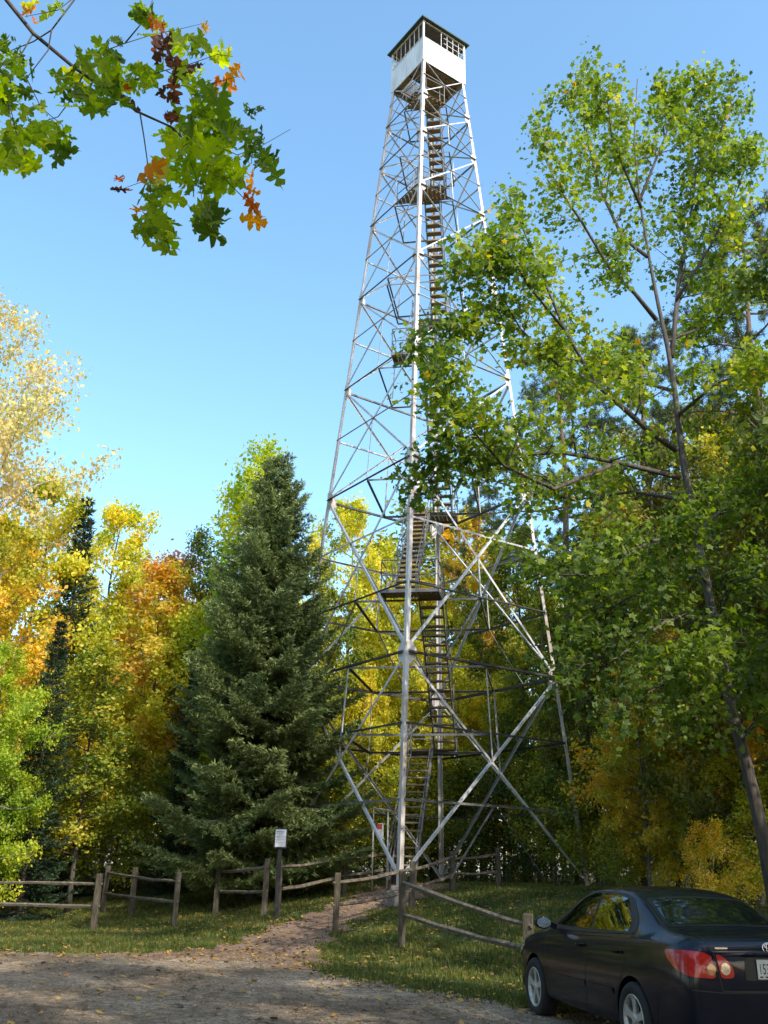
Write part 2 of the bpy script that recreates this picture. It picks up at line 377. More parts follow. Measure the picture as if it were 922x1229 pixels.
# ------------------------------------------------------------------ trees
rng = random.Random(7)
def rv(r=rng): 
    while True:
        v = Vector((r.uniform(-1, 1), r.uniform(-1, 1), r.uniform(-1, 1)))
        if .05 < v.length < 1: return v.normalized()

def curve(p0, p1, sag, n, r, wob):
    """bent polyline from p0 to p1; sag lifts its middle"""
    out = []; L = (p1 - p0).length; ph = [rv(r) for _ in range(2)]
    for i in range(n + 1):
        t = i / n; p = p0.lerp(p1, t) + Vector((0, 0, sag * L)) * 4 * t * (1 - t)
        p += (ph[0] * math.sin(t * 5) + ph[1] * math.sin(t * 9)) * wob * L * min(1, 3 * t) * (1 if 0 < i < n else .3)
        out.append(p)
    return out

QUAD = np.array([(-.5, 0, 0), (0, -.36, .06), (.5, 0, 0), (0, .36, .06)])
def lobed(n=5, depth=.5):
    pts = [(-.5, 0, 0)]
    L = []
    for i in range(2 * n + 1):
        a = PI * .93 - i * (2 * PI * .93) / (2 * n); rr = .5 if i % 2 == 0 else .5 * (1 - depth)
        if i % 2 == 0 and i in (0, 2 * n): rr *= .7
        L.append((math.cos(a) * rr, math.sin(a) * rr, .05 * (i % 2)))
    return np.array([(-.28, 0, 0)] + L)
MAPLE = lobed(5, .45)

def leaves_np(name, pts, nrm, size, shape, mat, r, spread, up=.35, jit=.5, rnd=None):
    """one leaf per point"""
    n = len(pts); pts = pts + r.randn(n, 3) * spread
    nn = r.randn(n, 3) * jit + nrm + np.array([0, 0, up]); nn /= np.linalg.norm(nn, axis=1)[:, None] + 1e-9
    t = r.randn(n, 3); t -= nn * (t * nn).sum(1)[:, None]; t /= np.linalg.norm(t, axis=1)[:, None] + 1e-9
    b = np.cross(nn, t); s = size * (.45 + 1.15 * r.rand(n) ** 1.3)
    k = len(shape)
    V = pts[:, None, :] + (t[:, None, :] * shape[None, :, 0:1] + b[:, None, :] * shape[None, :, 1:2] + nn[:, None, :] * shape[None, :, 2:3]) * s[:, None, None]
    rn = r.rand(n) if rnd is None else rnd
    return mesh_np(name, V.reshape(-1, 3), (np.full(n, k), np.arange(n * k)), mat, rnd=np.repeat(rn, k))

def grow_tree(seed, H, base, prof, n_limb, rt, leaf, n_leaf, mat, bark, shape=QUAD, sub=7, subsub=4, rise=.45, spread=.2, wob=.06,
              limbs=None, trunk=None, leaf_name='crown', lean=.02, up=.35, limb_r=.42, twig_len=1.0, low=0):
    """deciduous tree in local coordinates; returns (trunk mesh, crown mesh)"""
    r = random.Random(seed); nr = np.random.RandomState(seed); mb = MB()
    if trunk is None:
        trunk = [Vector((math.sin(i * 1.3 + seed) * lean * H * .5 * (i / 8), math.cos(i * 1.7 + seed) * lean * H * .5 * (i / 8), H * .97 * i / 8)) for i in range(9)]
    n = len(trunk); rad = [max(.012, rt * (1 - .93 * (i / (n - 1)) ** .85)) for i in range(n)]; rad[0] = rt * 1.35
    mb.tube(trunk, rad, 10)
    def on_trunk(z):
        for a, b in zip(trunk, trunk[1:]):
            if a.z <= z <= b.z: return a.lerp(b, (z - a.z) / (b.z - a.z + 1e-6))
        return trunk[-1].copy()
    L = []
    if limbs: L = [([Vector(p) for p in l], rr) for l, rr in limbs]
    for i in range(n_limb):
        t = (i + r.random()) / n_limb; z0 = base + (H * .94 - base) * t
        az = i * 2.4 + r.uniform(-.5, .5); R = prof(t) * r.uniform(.72, 1.1)
        p0 = on_trunk(max(.6, z0 - R * rise * r.uniform(.6, 1)))
        p1 = on_trunk(z0) + Vector((math.cos(az) * R, math.sin(az) * R, R * r.uniform(-.05, .25)))
        L.append((curve(p0, p1, r.uniform(-.06, .08), 6, r, wob * .6), max(.014, rt * limb_r * (1 - .75 * t))))
    tw = []; tn = []
    cz = (base + H) / 2
    for pts, lr in L:
        m = len(pts); rr = [max(.007, lr * (1 - .85 * i / (m - 1))) for i in range(m)]
        mb.tube(pts, rr, 6)
        LL = sum((b - a).length for a, b in zip(pts, pts[1:]))
        ns = max(4, int(sub * max(.6, LL / 3)))
        for j in range(ns):
            u = .22 + .78 * (j + r.random()) / ns; k = min(m - 2, int(u * (m - 1))); p = pts[k].lerp(pts[k + 1], u * (m - 1) - k)
            d = (pts[k + 1] - pts[k]).normalized()
            sdv = (d * .7 + rv(r) * .9 + Vector((0, 0, .25))).normalized()
            l2 = twig_len * r.uniform(.5, 1.15) * (.5 + .22 * LL * (1.15 - u))
            l2 = min(l2, 2.2)
            c2 = curve(p, p + sdv * l2, r.uniform(-.05, .08), 3, r, .08)
            mb.tube(c2, [max(.006, rr[k] * .45), max(.005, rr[k] * .3), .005, .003], 4, False)
            for q_ in range(subsub):
                v = .3 + .7 * (q_ + r.random()) / subsub; kk = min(2, int(v * 3)); pp = c2[kk].lerp(c2[kk + 1], v * 3 - kk)
                e = pp + (sdv * .5 + rv(r)).normalized() * l2 * r.uniform(.25, .5)
                if subsub <= 5 and n_leaf < 30000: mb.tube([pp, e], [.005, .002], 3, False)
                tw.append(pp.lerp(e, .65)); tn.append((e - Vector((0, 0, cz))).normalized())
    tw = np.array([tuple(v) for v in tw]); tn = np.array([tuple(v) for v in tn])
    per = max(1, n_leaf // len(tw)); cnt = nr.poisson(per * (.45 + 1.1 * nr.rand(len(tw))))
    pts = np.repeat(tw, cnt, 0); nm = np.repeat(tn, cnt, 0) * .5
    base_r = np.repeat(nr.rand(len(tw)), cnt)
    rn = np.clip(base_r * .45 + nr.rand(len(pts)) * .55, 0, 1)
    if low:     # lower boughs are thinner, their leaf colour darkened as if in shade
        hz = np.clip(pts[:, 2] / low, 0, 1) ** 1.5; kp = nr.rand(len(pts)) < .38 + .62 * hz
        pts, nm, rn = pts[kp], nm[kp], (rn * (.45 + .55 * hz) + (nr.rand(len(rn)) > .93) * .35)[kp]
    crown = leaves_np(leaf_name, pts, nm, leaf, shape, mat, nr, spread, up=up, jit=.8, rnd=rn)
    return mb.mesh('trunk', bark, True), crown

def grow_conifer(seed, H, R, rt, mat, bark, density=1.0, base=.5, droop=.18, needle=.11, nw=.02, gap=.28, power=.85, ragged=.25):
    r = random.Random(seed); nr = np.random.RandomState(seed); mb = MB()
    mb.tube([Vector((0, 0, H * i / 8)) for i in range(9)], [max(.01, rt * (1 - i / 8.2)) for i in range(9)], 8)
    A = []; D = []; T = []
    z = base
    while z < H - .15:
        t = (z - base) / (H - base); Rr = (R * (1 - t) ** power + .08) * (min(1, .68 + t * 2.6) if R > 3 else 1) * (r.uniform(.8, 1.12) if R > 3 else 1)
        nb = max(4, int(6 + 3 * (1 - t)))
        off = r.random() * 6.28
        for i in range(nb):
            az = off + i * 2 * PI / nb + r.uniform(-.3, .3); L = Rr * r.uniform(1 - ragged, 1.08) * (.82 + .18 * math.sin(az * 2 + seed) ** 2)
            d = Vector((math.cos(az), math.sin(az), 0)); sidev = Vector((-d.y, d.x, 0)); z0 = z + r.uniform(-.12, .12)
            def bp(u): return d * (L * u) + Vector((0, 0, z0 - droop * L * math.sin(min(1, u * 1.2) * PI * .62) + (.25 * L * u * u * (.4 + t)) + t * L * .35 * u))
            pl = [bp(u) for u in (0, .35, .7, 1)]
            mb.tube(pl, [max(.005, rt * .22 * (1 - t) + .006), max(.004, rt * .14 * (1 - t)), .005, .003], 4, False)
            nbr = max(3, int(L / .11 * density))
            for j in range(nbr):
                u = .12 + .88 * (j + r.random()) / nbr; p = bp(u); dd = (bp(min(1, u + .05)) - bp(u - .05)).normalized()
                for sg in (-1, 1):
                    bl = L * .34 * (1.08 - u) * r.uniform(.6, 1.2) + .12
                    bd = (dd * .75 + sidev * sg * r.uniform(.6, 1.0) + Vector((0, 0, r.uniform(-.25, .12)))).normalized()
                    nn = max(2, int(bl / .055 * density))
                    for q_ in range(nn):
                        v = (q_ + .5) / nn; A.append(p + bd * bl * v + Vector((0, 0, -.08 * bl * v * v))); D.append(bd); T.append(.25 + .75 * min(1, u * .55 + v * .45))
        z += gap * (.75 + .5 * r.random()) * (1 - .45 * t)
    A = np.array([tuple(v) for v in A]); D = np.array([tuple(v) for v in D]); T = np.array(T)
    k = 3; A = np.repeat(A, k, 0); D = np.repeat(D, k, 0); T = np.repeat(T, k); n = len(A)
    dirv = D + nr.randn(n, 3) * .55 + np.array([0, 0, .12]); dirv /= np.linalg.norm(dirv, axis=1)[:, None]
    s = np.cross(dirv, nr.randn(n, 3)); s /= np.linalg.norm(s, axis=1)[:, None] + 1e-9
    ln = needle * (.6 + .8 * nr.rand(n))[:, None]; wv = nw * (.7 + .6 * nr.rand(n))[:, None]
    B = A + nr.randn(n, 3) * .02
    V = np.stack([B - s * wv, B + s * wv, B + dirv * ln + s * wv * .3, B + dirv * ln - s * wv * .3], 1).reshape(-1, 3)
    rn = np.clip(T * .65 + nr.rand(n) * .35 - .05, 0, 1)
    crown = mesh_np('crown', V, (np.full(n, 4), np.arange(4 * n)), mat, rnd=np.repeat(rn, 4))
    return mb.mesh('trunk', bark, True), crown

def grow_pine(seed, H, base, R, rt, mat, bark, n_limb=34, tuft=26, nl=.17):
    r = random.Random(seed); nr = np.random.RandomState(seed); mb = MB()
    tr = [Vector((.12 * math.sin(i + seed), .1 * math.cos(i * 1.4), H * i / 9)) for i in range(10)]
    mb.tube(tr, [rt * (1 - .85 * i / 9) for i in range(10)], 10)
    A = []; D = []
    for i in range(n_limb):
        t = (i + r.random()) / n_limb; z = base + (H - base) * t
        az = i * 2.4 + r.uniform(-.4, .4); RR = R * (math.sin(PI * min(1, .25 + t * .75)) * .8 + .25) * r.uniform(.6, 1.1)
        k = min(8, int(z / H * 9)); p0 = tr[k].lerp(tr[k + 1], z / H * 9 - k)
        p1 = p0 + Vector((math.cos(az) * RR, math.sin(az) * RR, RR * r.uniform(.0, .45)))
        c = curve(p0, p1, r.uniform(-.12, .02), 5, r, .05)
        mb.tube(c, [max(.01, rt * .28 * (1 - .6 * t) * (1 - .8 * q / 5)) for q in range(6)], 5)
        for j in range(12):
            u = .35 + .65 * (j + r.random()) / 12; kk = min(4, int(u * 5)); p = c[kk].lerp(c[kk + 1], u * 5 - kk)
            dd = ((p1 - p0).normalized() * .6 + rv(r) + Vector((0, 0, .35))).normalized(); l = r.uniform(.3, .9) * (1.2 - u * .5)
            e = p + dd * l; mb.tube([p, e], [.012, .005], 4, False)
            for q_ in range(5):
                s = p.lerp(e, .3 + .7 * q_ / 4) + rv(r) * .12; A.append(s); D.append((dd + rv(r) * .5).normalized())
    A = np.array([tuple(v) for v in A]); D = np.array([tuple(v) for v in D])
    base_r = np.repeat(nr.rand(len(A)), tuft); A = np.repeat(A, tuft, 0); D = np.repeat(D, tuft, 0); n = len(A)
    dirv = D * .8 + nr.randn(n, 3) * .75; dirv /= np.linalg.norm(dirv, axis=1)[:, None]
    s = np.cross(dirv, nr.randn(n, 3)); s /= np.linalg.norm(s, axis=1)[:, None] + 1e-9
    B = A + nr.randn(n, 3) * .03; ln = nl * (.6 + .7 * nr.rand(n))[:, None]
    V = np.stack([B - s * .006, B + s * .006, B + dirv * ln + s * .009, B + dirv * ln - s * .009], 1).reshape(-1, 3)
    crown = mesh_np('crown', V, (np.full(n, 4), np.arange(4 * n)), mat, rnd=np.repeat(np.clip(base_r * .6 + nr.rand(n) * .4, 0, 1), 4))
    return mb.mesh('trunk', bark, True), crown

def egg(R, a=.35):      # widest at fraction a
    return lambda t: R * (.55 + .45 * math.sin(PI * .5 * min(1, t / a)) if t < a else math.cos(PI * .5 * ((t - a) / (1 - a)) ** 1.3) * .93 + .07)

PROTO = {}
PROTO['maple_a'] = (grow_tree(11, 15, 2.6, egg(4.0, .35), 34, .20, .15, 36000, YELLOW, BARKG), 15)
PROTO['maple_b'] = (grow_tree(12, 16, 4.0, egg(3.4, .45), 32, .19, .15, 32000, YELLOW, BARK), 16)
PROTO['maple_c'] = (grow_tree(13, 14, 1.6, egg(4.4, .3), 36, .18, .15, 40000, YELLOW, BARKG, rise=.2, up=.7), 14)
PROTO['slender'] = (grow_tree(14, 13, 3.0, egg(2.0, .5), 26, .10, .14, 15000, YELLOW, BARK, sub=6), 13)
PROTO['sapling_a'] = (grow_tree(15, 6, .7, egg(2.0, .4), 26, .045, .12, 9000, MIXED, BARKG, rise=.15, up=.9, spread=.2), 6)
PROTO['sapling_b'] = (grow_tree(16, 7.5, .9, egg(2.5, .45), 26, .05, .13, 8500, MIXED, BARK, rise=.3, up=.8, spread=.22), 7.5)
PROTO['birch'] = (grow_tree(17, 20, 8.5, egg(4.6, .45), 38, .22, .14, 24000, PALE, BARKP, rise=.75, spread=.28, limb_r=.42), 20)
PROTO['thin'] = (grow_tree(21, 17, 3.5, egg(4.4, .45), 15, .18, .2, 14000, GREEN, BARK, rise=.5, spread=.30, sub=2, subsub=2), 17)
PROTO['poplar'] = (grow_tree(18, 15, 3, egg(1.35, .4), 40, .13, .13, 13000, LIME, BARKG, rise=1.1, spread=.2), 15)
PROTO['spruce_small'] = (grow_conifer(19, 14, 2.5, .13, FIR, BARK, density=.55, needle=.15, nw=.026, gap=.5, ragged=.5, power=.9), 14)
PROTO['pine'] = (grow_pine(20, 22, 11, 3.6, .26, PINE, BARKR), 22)

def put(proto, name, x, y, H, ws, mat, label, cat='tree', group=None, rz=None, z=None):
    (tm, cm), h0 = PROTO[proto]
    root = empty(name, (x, y, Gf(x, y) - .05 if z is None else z), rng.uniform(0, 6.28) if rz is None else rz)
    s = H / h0; root.scale = (s * ws, s * ws, s)
    link('trunk', tm, root); c = link('crown', cm, root)
    if mat is not None:
        c.material_slots[0].link = 'OBJECT'; c.material_slots[0].material = mat
    tag(root, label, cat, group); return root

def put_px(proto, name, px, ptop, Y, ws, mat, label, **kw):
    t = P(px, ptop, Y); z = Gf(t.x, Y)
    return put(proto, name, t.x, Y, t.z - z, ws, mat, label, **kw)

# --- the big spruce in front of the tower's left leg
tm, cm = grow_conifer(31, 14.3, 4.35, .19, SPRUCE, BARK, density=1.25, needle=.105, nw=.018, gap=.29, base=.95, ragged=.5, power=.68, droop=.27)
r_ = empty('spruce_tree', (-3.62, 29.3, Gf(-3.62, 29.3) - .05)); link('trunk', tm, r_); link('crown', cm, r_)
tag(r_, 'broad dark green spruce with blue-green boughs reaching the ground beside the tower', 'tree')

# --- trees on the left
L_ = 'trees of the left wood'
put_px('birch', 'aspen_tree', 8, 330, 34, .82, PALE, 'tallest pale peach-leaved aspen with sparse crown over the left wood', group=L_)
put_px('maple_a', 'maple_tree', 70, 556, 37, .85, YELLOW, 'round golden maple crown just behind the narrow dark fir', group=L_)
put_px('maple_b', 'maple_tree', 150, 590, 40, .9, YELLOW, 'yellow maple rising between the narrow fir and the red-orange maple', group=L_)
put_px('maple_a', 'maple_tree', 15, 600, 31, .85, GOLD, 'orange-gold maple under the sparse aspen', group=L_)
put_px('maple_b', 'maple_tree', 215, 668, 42, .8, GOLD, 'gold maple far back between the fir and the big spruce', group=L_)
put_px('slender', 'maple_tree', 205, 655, 46, 1.3, PINK, 'pinkish red treetop behind the red-orange maple', group=L_)
put_px('slender', 'maple_tree', 200, 665, 36, 1.15, ORANGE, 'red-orange slender maple left of the big spruce', group=L_)
put_px('slender', 'maple_tree', 232, 715, 35, 1.1, YELLOW, 'thin yellow maple touching the left side of the big spruce', group=L_)
put_px('maple_c', 'maple_tree', 12, 760, 27, .8, LIME, 'bright lime-green young maple spreading low boughs at the left edge', group=L_)
put_px('slender', 'maple_tree', 125, 760, 31, 1.3, MIXED, 'green and yellow slender maple in front of the narrow fir', group=L_)
put_px('spruce_small', 'fir_tree', 106, 598, 36, 1.0, FIR, 'narrow dark fir poking up between golden maples', group=L_)
put_px('spruce_small', 'fir_tree', 75, 745, 29, 1.15, FIR, 'wide dark fir half hidden behind the lime-green maple', group=L_)
put_px('spruce_small', 'fir_tree', 235, 800, 33, 1.1, FIR, 'short dark fir tucked behind the left boughs of the big spruce', group=L_)
put_px('poplar', 'poplar_tree', 318, 512, 33, 1.0, LIME, 'upright pale green poplar topping out behind the big spruce', group=L_)
put_px('poplar', 'poplar_tree', 290, 560, 34.5, 1.0, LIME, 'shorter green poplar beside the taller one behind the spruce', group=L_)
put_px('poplar', 'poplar_tree', 246, 618, 36, .8, GREEN, 'small dark green poplar left of the big spruce tip', group=L_)
put_px('maple_b', 'maple_tree', -60, 520, 33, 1.0, YELLOW, 'yellow maple at the far left edge of the wood', group=L_)
put_px('maple_a', 'maple_tree', 280, 690, 44, .9, YELLOW, 'yellow-green maple hidden behind the big spruce', group=L_)
# thin undergrowth along the left wood edge
for i, (px, pt, Y, ws, m, pr) in enumerate([(150, 880, 33, 1, MIXED, 'sapling_a'), (205, 900, 34, 1, MIXED, 'sapling_b'), (20, 905, 33, 1.1, DARKG, 'sapling_a'), (95, 915, 35, 1, DARKG, 'sapling_b'),
        (245, 880, 36, 1, YELLOW, 'sapling_b'), (175, 840, 38, 1, YELLOW, 'sapling_b'), (-20, 900, 30, 1, DARKG, 'sapling_b'), (55, 870, 38, 1, DARKG, 'sapling_b')]):
    put_px(pr, 'sapling', px, pt, Y, ws, m, 'young broadleaf sapling in the dark undergrowth of the left wood', group='saplings of the left wood')

# --- trees behind the tower
B_ = 'trees behind the tower'
put_px('maple_a', 'maple_tree', 425, 585, 44, .75, YELLOW, 'golden-yellow maple seen between the big spruce and the tower', group=B_)
put_px('maple_b', 'maple_tree', 395, 690, 41, .8, MIXED, 'green-yellow maple just right of the big spruce top', group=B_)
put_px('maple_b', 'maple_tree', 480, 660, 46, .9, YELLOW, 'yellow maple behind the tower front leg', group=B_)
put_px('maple_a', 'maple_tree', 560, 600, 47, .85, GOLD, 'gold maple behind the middle of the tower', group=B_)
put_px('maple_c', 'maple_tree', 520, 720, 41, .8, YELLOW, 'broad yellow maple filling the tower between its lower stairs', group=B_)
put_px('maple_b', 'maple_tree', 620, 620, 42, .9, MIXED, 'green and gold maple behind the tower right leg', group=B_)
put_px('maple_c', 'maple_tree', 440, 790, 39, .7, YELLOW, 'low golden-yellow maple behind the lowest braces of the tower', group=B_)
put_px('maple_c', 'maple_tree', 600, 800, 40, .7, YELLOW, 'low yellow maple left of the straight pine trunk', group=B_)
put_px('slender', 'maple_tree', 505, 600, 52, 1.4, MIXED, 'slim far maple topping out behind the tower stairs', group=B_)
put_px('pine', 'pine_tree', 668, 425, 37, 1.0, PINE, 'tall red pine whose straight trunk stands just behind the tower right leg', group=B_)
put_px('pine', 'pine_tree', 765, 400, 41, 1.0, PINE, 'second red pine with dark tufted crown behind the big maple', group=B_)
put_px('pine', 'pine_tree', 575, 585, 46, .8, PINE, 'shorter far pine with its crown behind the tower', group=B_)
for i, (px, pt, Y, ws, m, pr) in enumerate([(395, 900, 37, 1, MIXED, 'sapling_a'), (440, 930, 38, 1, MIXED, 'sapling_b'), (500, 900, 39, 1, YELLOW, 'sapling_b'), (560, 905, 38, 1, MIXED, 'sapling_a'), (610, 880, 37, 1, DARKG, 'sapling_b'), (350, 930, 36, 1, DARKG, 'sapling_a'), (530, 940, 40, 1, DARKG, 'sapling_a')]):
    put_px(pr, 'sapling', px, pt, Y, ws, m, 'young broadleaf sapling in the shade behind the tower foot', group='saplings behind the tower')

# --- trees on the right
R_ = 'trees of the right wood'
put_px('pine', 'pine_tree', 885, 262, 30, .95, PINE, 'tallest pine with dark crown at the right edge', group=R_)
put_px('maple_b', 'maple_tree', 905, 400, 27, .85, MIXED, 'tall yellow-green maple in front of the tallest pine', group=R_)
put_px('maple_a', 'maple_tree', 830, 470, 33, .9, OLIVE, 'large green-gold maple behind the leaning maple trunk', group=R_)
put_px('maple_b', 'maple_tree', 740, 570, 35, .9, OLIVE, 'olive-green maple right of the straight pine trunk', group=R_)
put_px('maple_c', 'maple_tree', 800, 690, 28, .75, GOLD, 'layered golden maple over the parked car', group=R_)
put_px('maple_c', 'maple_tree', 700, 740, 31, .65, OLIVE, 'low olive-green maple beside the straight pine trunk', group=R_)
put_px('maple_c', 'maple_tree', 915, 640, 25, .75, GOLD, 'gold maple with drooping boughs at the right edge', group=R_)
put_px('maple_b', 'maple_tree', 700, 640, 41, .9, YELLOW, 'yellow maple glimpsed between the pine trunks', group=R_)
put_px('maple_a', 'maple_tree', 960, 420, 33, 1, OLIVE, 'olive-green maple partly cut off by the right edge', group=R_)
put_px('maple_a', 'maple_tree', 820, 600, 42, 1, YELLOW, 'far yellow maple filling the gap right of the pines', group=R_)
put_px('maple_c', 'maple_tree', 850, 560, 24, .8, OLIVE, 'broad olive maple directly behind the lower trunk of the big leaning maple', group=R_)
put_px('maple_b', 'maple_tree', 770, 500, 29, .85, OLIVE, 'tall olive-green maple between the second red pine and the leaning trunk', group=R_)
put_px('maple_a', 'maple_tree', 650, 700, 36, .75, MIXED, 'green-gold maple wrapped around the foot of the straight pine trunk', group=R_)
put_px('maple_c', 'maple_tree', 760, 790, 25.5, .7, GOLD, 'low golden maple between the pine trunk and the parked car', group=R_)
put_px('maple_b', 'maple_tree', 925, 500, 22.5, .8, OLIVE, 'olive and gold maple whose crown fills the middle of the right edge', group=R_)
for i, (px, pt, Y, ws, m, pr) in enumerate([(660, 880, 31, 1, MIXED, 'sapling_b'), (715, 900, 29, 1.1, MIXED, 'sapling_a'), (760, 840, 27, 1.1, GOLD, 'sapling_b'), (820, 860, 26, 1.1, GOLD, 'sapling_a'),
        (870, 900, 24, 1.1, YELLOW, 'sapling_b'), (915, 930, 23, 1, YELLOW, 'sapling_a'), (640, 960, 34, 1, DARKG, 'sapling_a'), (690, 820, 36, 1, YELLOW, 'sapling_b'), (780, 930, 30, 1, YELLOW, 'sapling_a'), (850, 980, 21.5, 1, GOLD, 'sapling_a'), (740, 985, 26, 1, MIXED, 'sapling_a')]):
    put_px(pr, 'sapling', px, pt, Y, ws, m, 'young broadleaf sapling with layered leaves at the edge of the right wood', group='saplings of the right wood')

# --- far wood as one mass
def far_wood():
    r = np.random.RandomState(3); V = []; RN = []
    n = 0
    for i in range(200):
        x = r.uniform(-75, 65); y = r.uniform(48, 95); H = r.uniform(11, 16.5) + (3 if x > 6 else 0); Rw = r.uniform(2.8, 4.5); z0 = Gf(x, y)
        m = 2600
        t = r.rand(m) ** .8; a = r.rand(m) * 6.28; rad = Rw * np.sqrt(r.rand(m)) * np.sin(np.clip(.25 + t * .78, 0, 1) * PI) ** .7
        c = np.stack([x + rad * np.cos(a), y + rad * np.sin(a), z0 + 1.0 + t * (H - 1.0)], -1)
        cl = c[r.randint(0, m, 160)]; c = np.where(r.rand(m, 1) < .75, cl[r.randint(0, 160, m)] + r.randn(m, 3) * .38, c)
        nn = r.randn(m, 3) + np.array([0, -.3, .5]); nn /= np.linalg.norm(nn, axis=1)[:, None]
        tt = np.cross(nn, r.randn(m, 3)); tt /= np.linalg.norm(tt, axis=1)[:, None]; bb = np.cross(nn, tt); s = .22 * (.6 + .8 * r.rand(m))[:, None, None]
        V.append((c[:, None] + (tt[:, None] * QUAD[None, :, 0:1] + bb[:, None] * QUAD[None, :, 1:2]) * s).reshape(-1, 3))
        b = r.rand(); RN.append(np.repeat(np.clip(b * .6 + r.rand(m) * .4, 0, 1), 4)); n += m
    V = np.concatenate(V); RN = np.concatenate(RN)
    return mesh_np('far_wood_foliage', V, (np.full(n, 4), np.arange(4 * n)), GOLD, rnd=RN)
tag(link('far_wood_foliage', far_wood()), kind='stuff')
mb = MB(); r_ = random.Random(4)
for i in range(170):
    x = r_.uniform(-45, 40); y = r_.uniform(38, 66); h = r_.uniform(7, 12); z = Gf(x, y)
    mb.tube([(x, y, z), (x + r_.uniform(-.4, .4), y, z + h * .5), (x + r_.uniform(-.7, .7), y, z + h)], [.10, .08, .03], 6)
tag(mb.build('far_wood_stems', BARK, smooth=True), kind='stuff')
def undergrowth(name, n, x0, x1, y0, y1, hmax, mat, seed):
    r = np.random.RandomState(seed); k = n // 60; cx = r.uniform(x0, x1, k); cyy = r.uniform(y0, y1, k); ch = hmax * r.rand(k) ** 1.5
    i = r.randint(0, k, n); c = np.stack([cx[i], cyy[i], G(cx[i], cyy[i]) + .1 + ch[i]], -1) + r.randn(n, 3) * np.array([.4, .4, .22])
    c[:, 2] = np.maximum(c[:, 2], G(c[:, 0], c[:, 1]) + .06)
    return leaves_np(name, c, np.zeros((n, 3)), .12, QUAD, mat, r, .02, up=.9)
tag(link('undergrowth', undergrowth('undergrowth', 170000, -30, 26, 35, 58, 4.2, DARKG, 8)), kind='stuff')

# ------------------------------------------------------------------ the big leaning maple in front of the right wood
def hero():
    Y0 = 19.0
    base = P(938, 1095, Y0); base.z = Gf(base.x, Y0) - .1
    def W(px, py, dy=0): return P(px, py, Y0 + dy) - base
    trunk = [Vector((0, 0, 0)), W(915, 1000), W(897, 920), W(878, 850), W(852, 720), W(836, 640), W(820, 555), W(810, 470), W(802, 420), W(790, 365), W(780, 314), W(768, 240), W(761, 172), W(765, 95)]
    limbs = [
        ([W(788, 384), W(762, 352, -.3), W(735, 327, -.6), W(698, 266, -1.0), W(670, 225, -1.2), W(645, 170, -1.4)], .06),
        ([W(777, 308), W(748, 286, .4), W(719, 225, .8), W(702, 156, 1.1), W(690, 88, 1.2)], .055),
        ([W(770, 250), W(735, 170, -.8), W(728, 110, -1.2)], .04), ([W(768, 240), W(800, 160, .8), W(812, 110, 1.2)], .045),
        ([W(806, 428), W(812, 370, .5), W(815, 330, .9), W(828, 270, 1.2), W(838, 190, 1.3), W(843, 95, 1.3)], .07),
        ([W(812, 360, .5), W(850, 300, .2), W(880, 240, .1), W(907, 172, 0)], .045),
        ([W(828, 270, 1.2), W(858, 190, 1.0), W(878, 108, .8)], .035),
        ([W(812, 540), W(780, 518, -.3), W(743, 485, -.8), W(715, 461, -1.1), W(678, 396, -1.6), W(645, 318, -2.0), W(618, 250, -2.2)], .085),
        ([W(715, 461, -1.1), W(670, 438, -1.5), W(625, 395, -2.1), W(588, 330, -2.5)], .05),
        ([W(678, 396, -1.6), W(640, 350, -2.6), W(600, 290, -3.2), W(545, 320, -3.5)], .035),
        ([W(815, 573), W(742, 555, -.8), W(674, 543, -1.4), W(606, 546, -2.2), W(545, 540, -2.8), W(505, 590, -3.0)], .07),
        ([W(742, 555, -.8), W(665, 587, -2.0), W(605, 559, -2.9), W(570, 520, -3.4), W(520, 455, -3.8)], .05),
        ([W(820, 600), W(760, 590, 1), W(690, 600, 2.2), W(620, 585, 3.2)], .05),
        ([W(810, 470), W(760, 455, 1.2), W(705, 450, 2.3), W(655, 440, 2.9)], .05),
        ([W(606, 546, -2.2), W(560, 500, -2.0), W(500, 430, -2.2)], .03),
        ([W(625, 395, -2.1), W(580, 385, -2.6), W(530, 410, -3.0)], .03),
        ([W(836, 640), W(780, 650, -1.5), W(715, 690, -3.0), W(640, 690, -3.6)], .05),
        ([W(836, 640), W(880, 600, 1.5), W(925, 570, 2.5)], .05), ([W(812, 500), W(860, 460, -1), W(915, 440, -1.5)], .05),
        ([W(845, 690), W(790, 700, 1.5), W(730, 730, 2.8), W(680, 720, 3.2)], .045),
        ([W(855, 740), W(800, 745, -1.6), W(740, 790, -2.9), W(690, 800, -3.4)], .045),
        ([W(862, 780), W(900, 760, -1.5), W(940, 760, -2.5)], .04), ([W(872, 820), W(830, 800, -1.6), W(780, 830, -2.6), W(735, 860, -3.0)], .04),
        ([W(868, 800), W(840, 780, -1.8), W(850, 790, -3.0)], .03), ([W(884, 870), W(850, 850, -1.4), W(820, 880, -2.4)], .03), ([W(890, 890), W(915, 860, -1.2), W(935, 880, -2.0)], .03),
        ([W(858, 750), W(880, 700, -1.6), W(915, 690, -2.4)], .035), ([W(880, 850), W(905, 800, 1.2), W(930, 790, 2.0)], .03), ([W(848, 700), W(820, 660, -1.4), W(840, 640, -2.8)], .03), ([W(800, 410), W(850, 390, 1.6), W(900, 350, 2.2)], .045),
    ]
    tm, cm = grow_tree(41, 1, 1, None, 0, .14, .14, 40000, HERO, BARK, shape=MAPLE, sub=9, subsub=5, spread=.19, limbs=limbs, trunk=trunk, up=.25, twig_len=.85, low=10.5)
    r = empty('maple_tree', base); link('trunk', tm, r); link('crown', cm, r)
    return r
tag(hero(), 'big leaning bright green maple with long limbs crossing in front of the tower', 'tree')

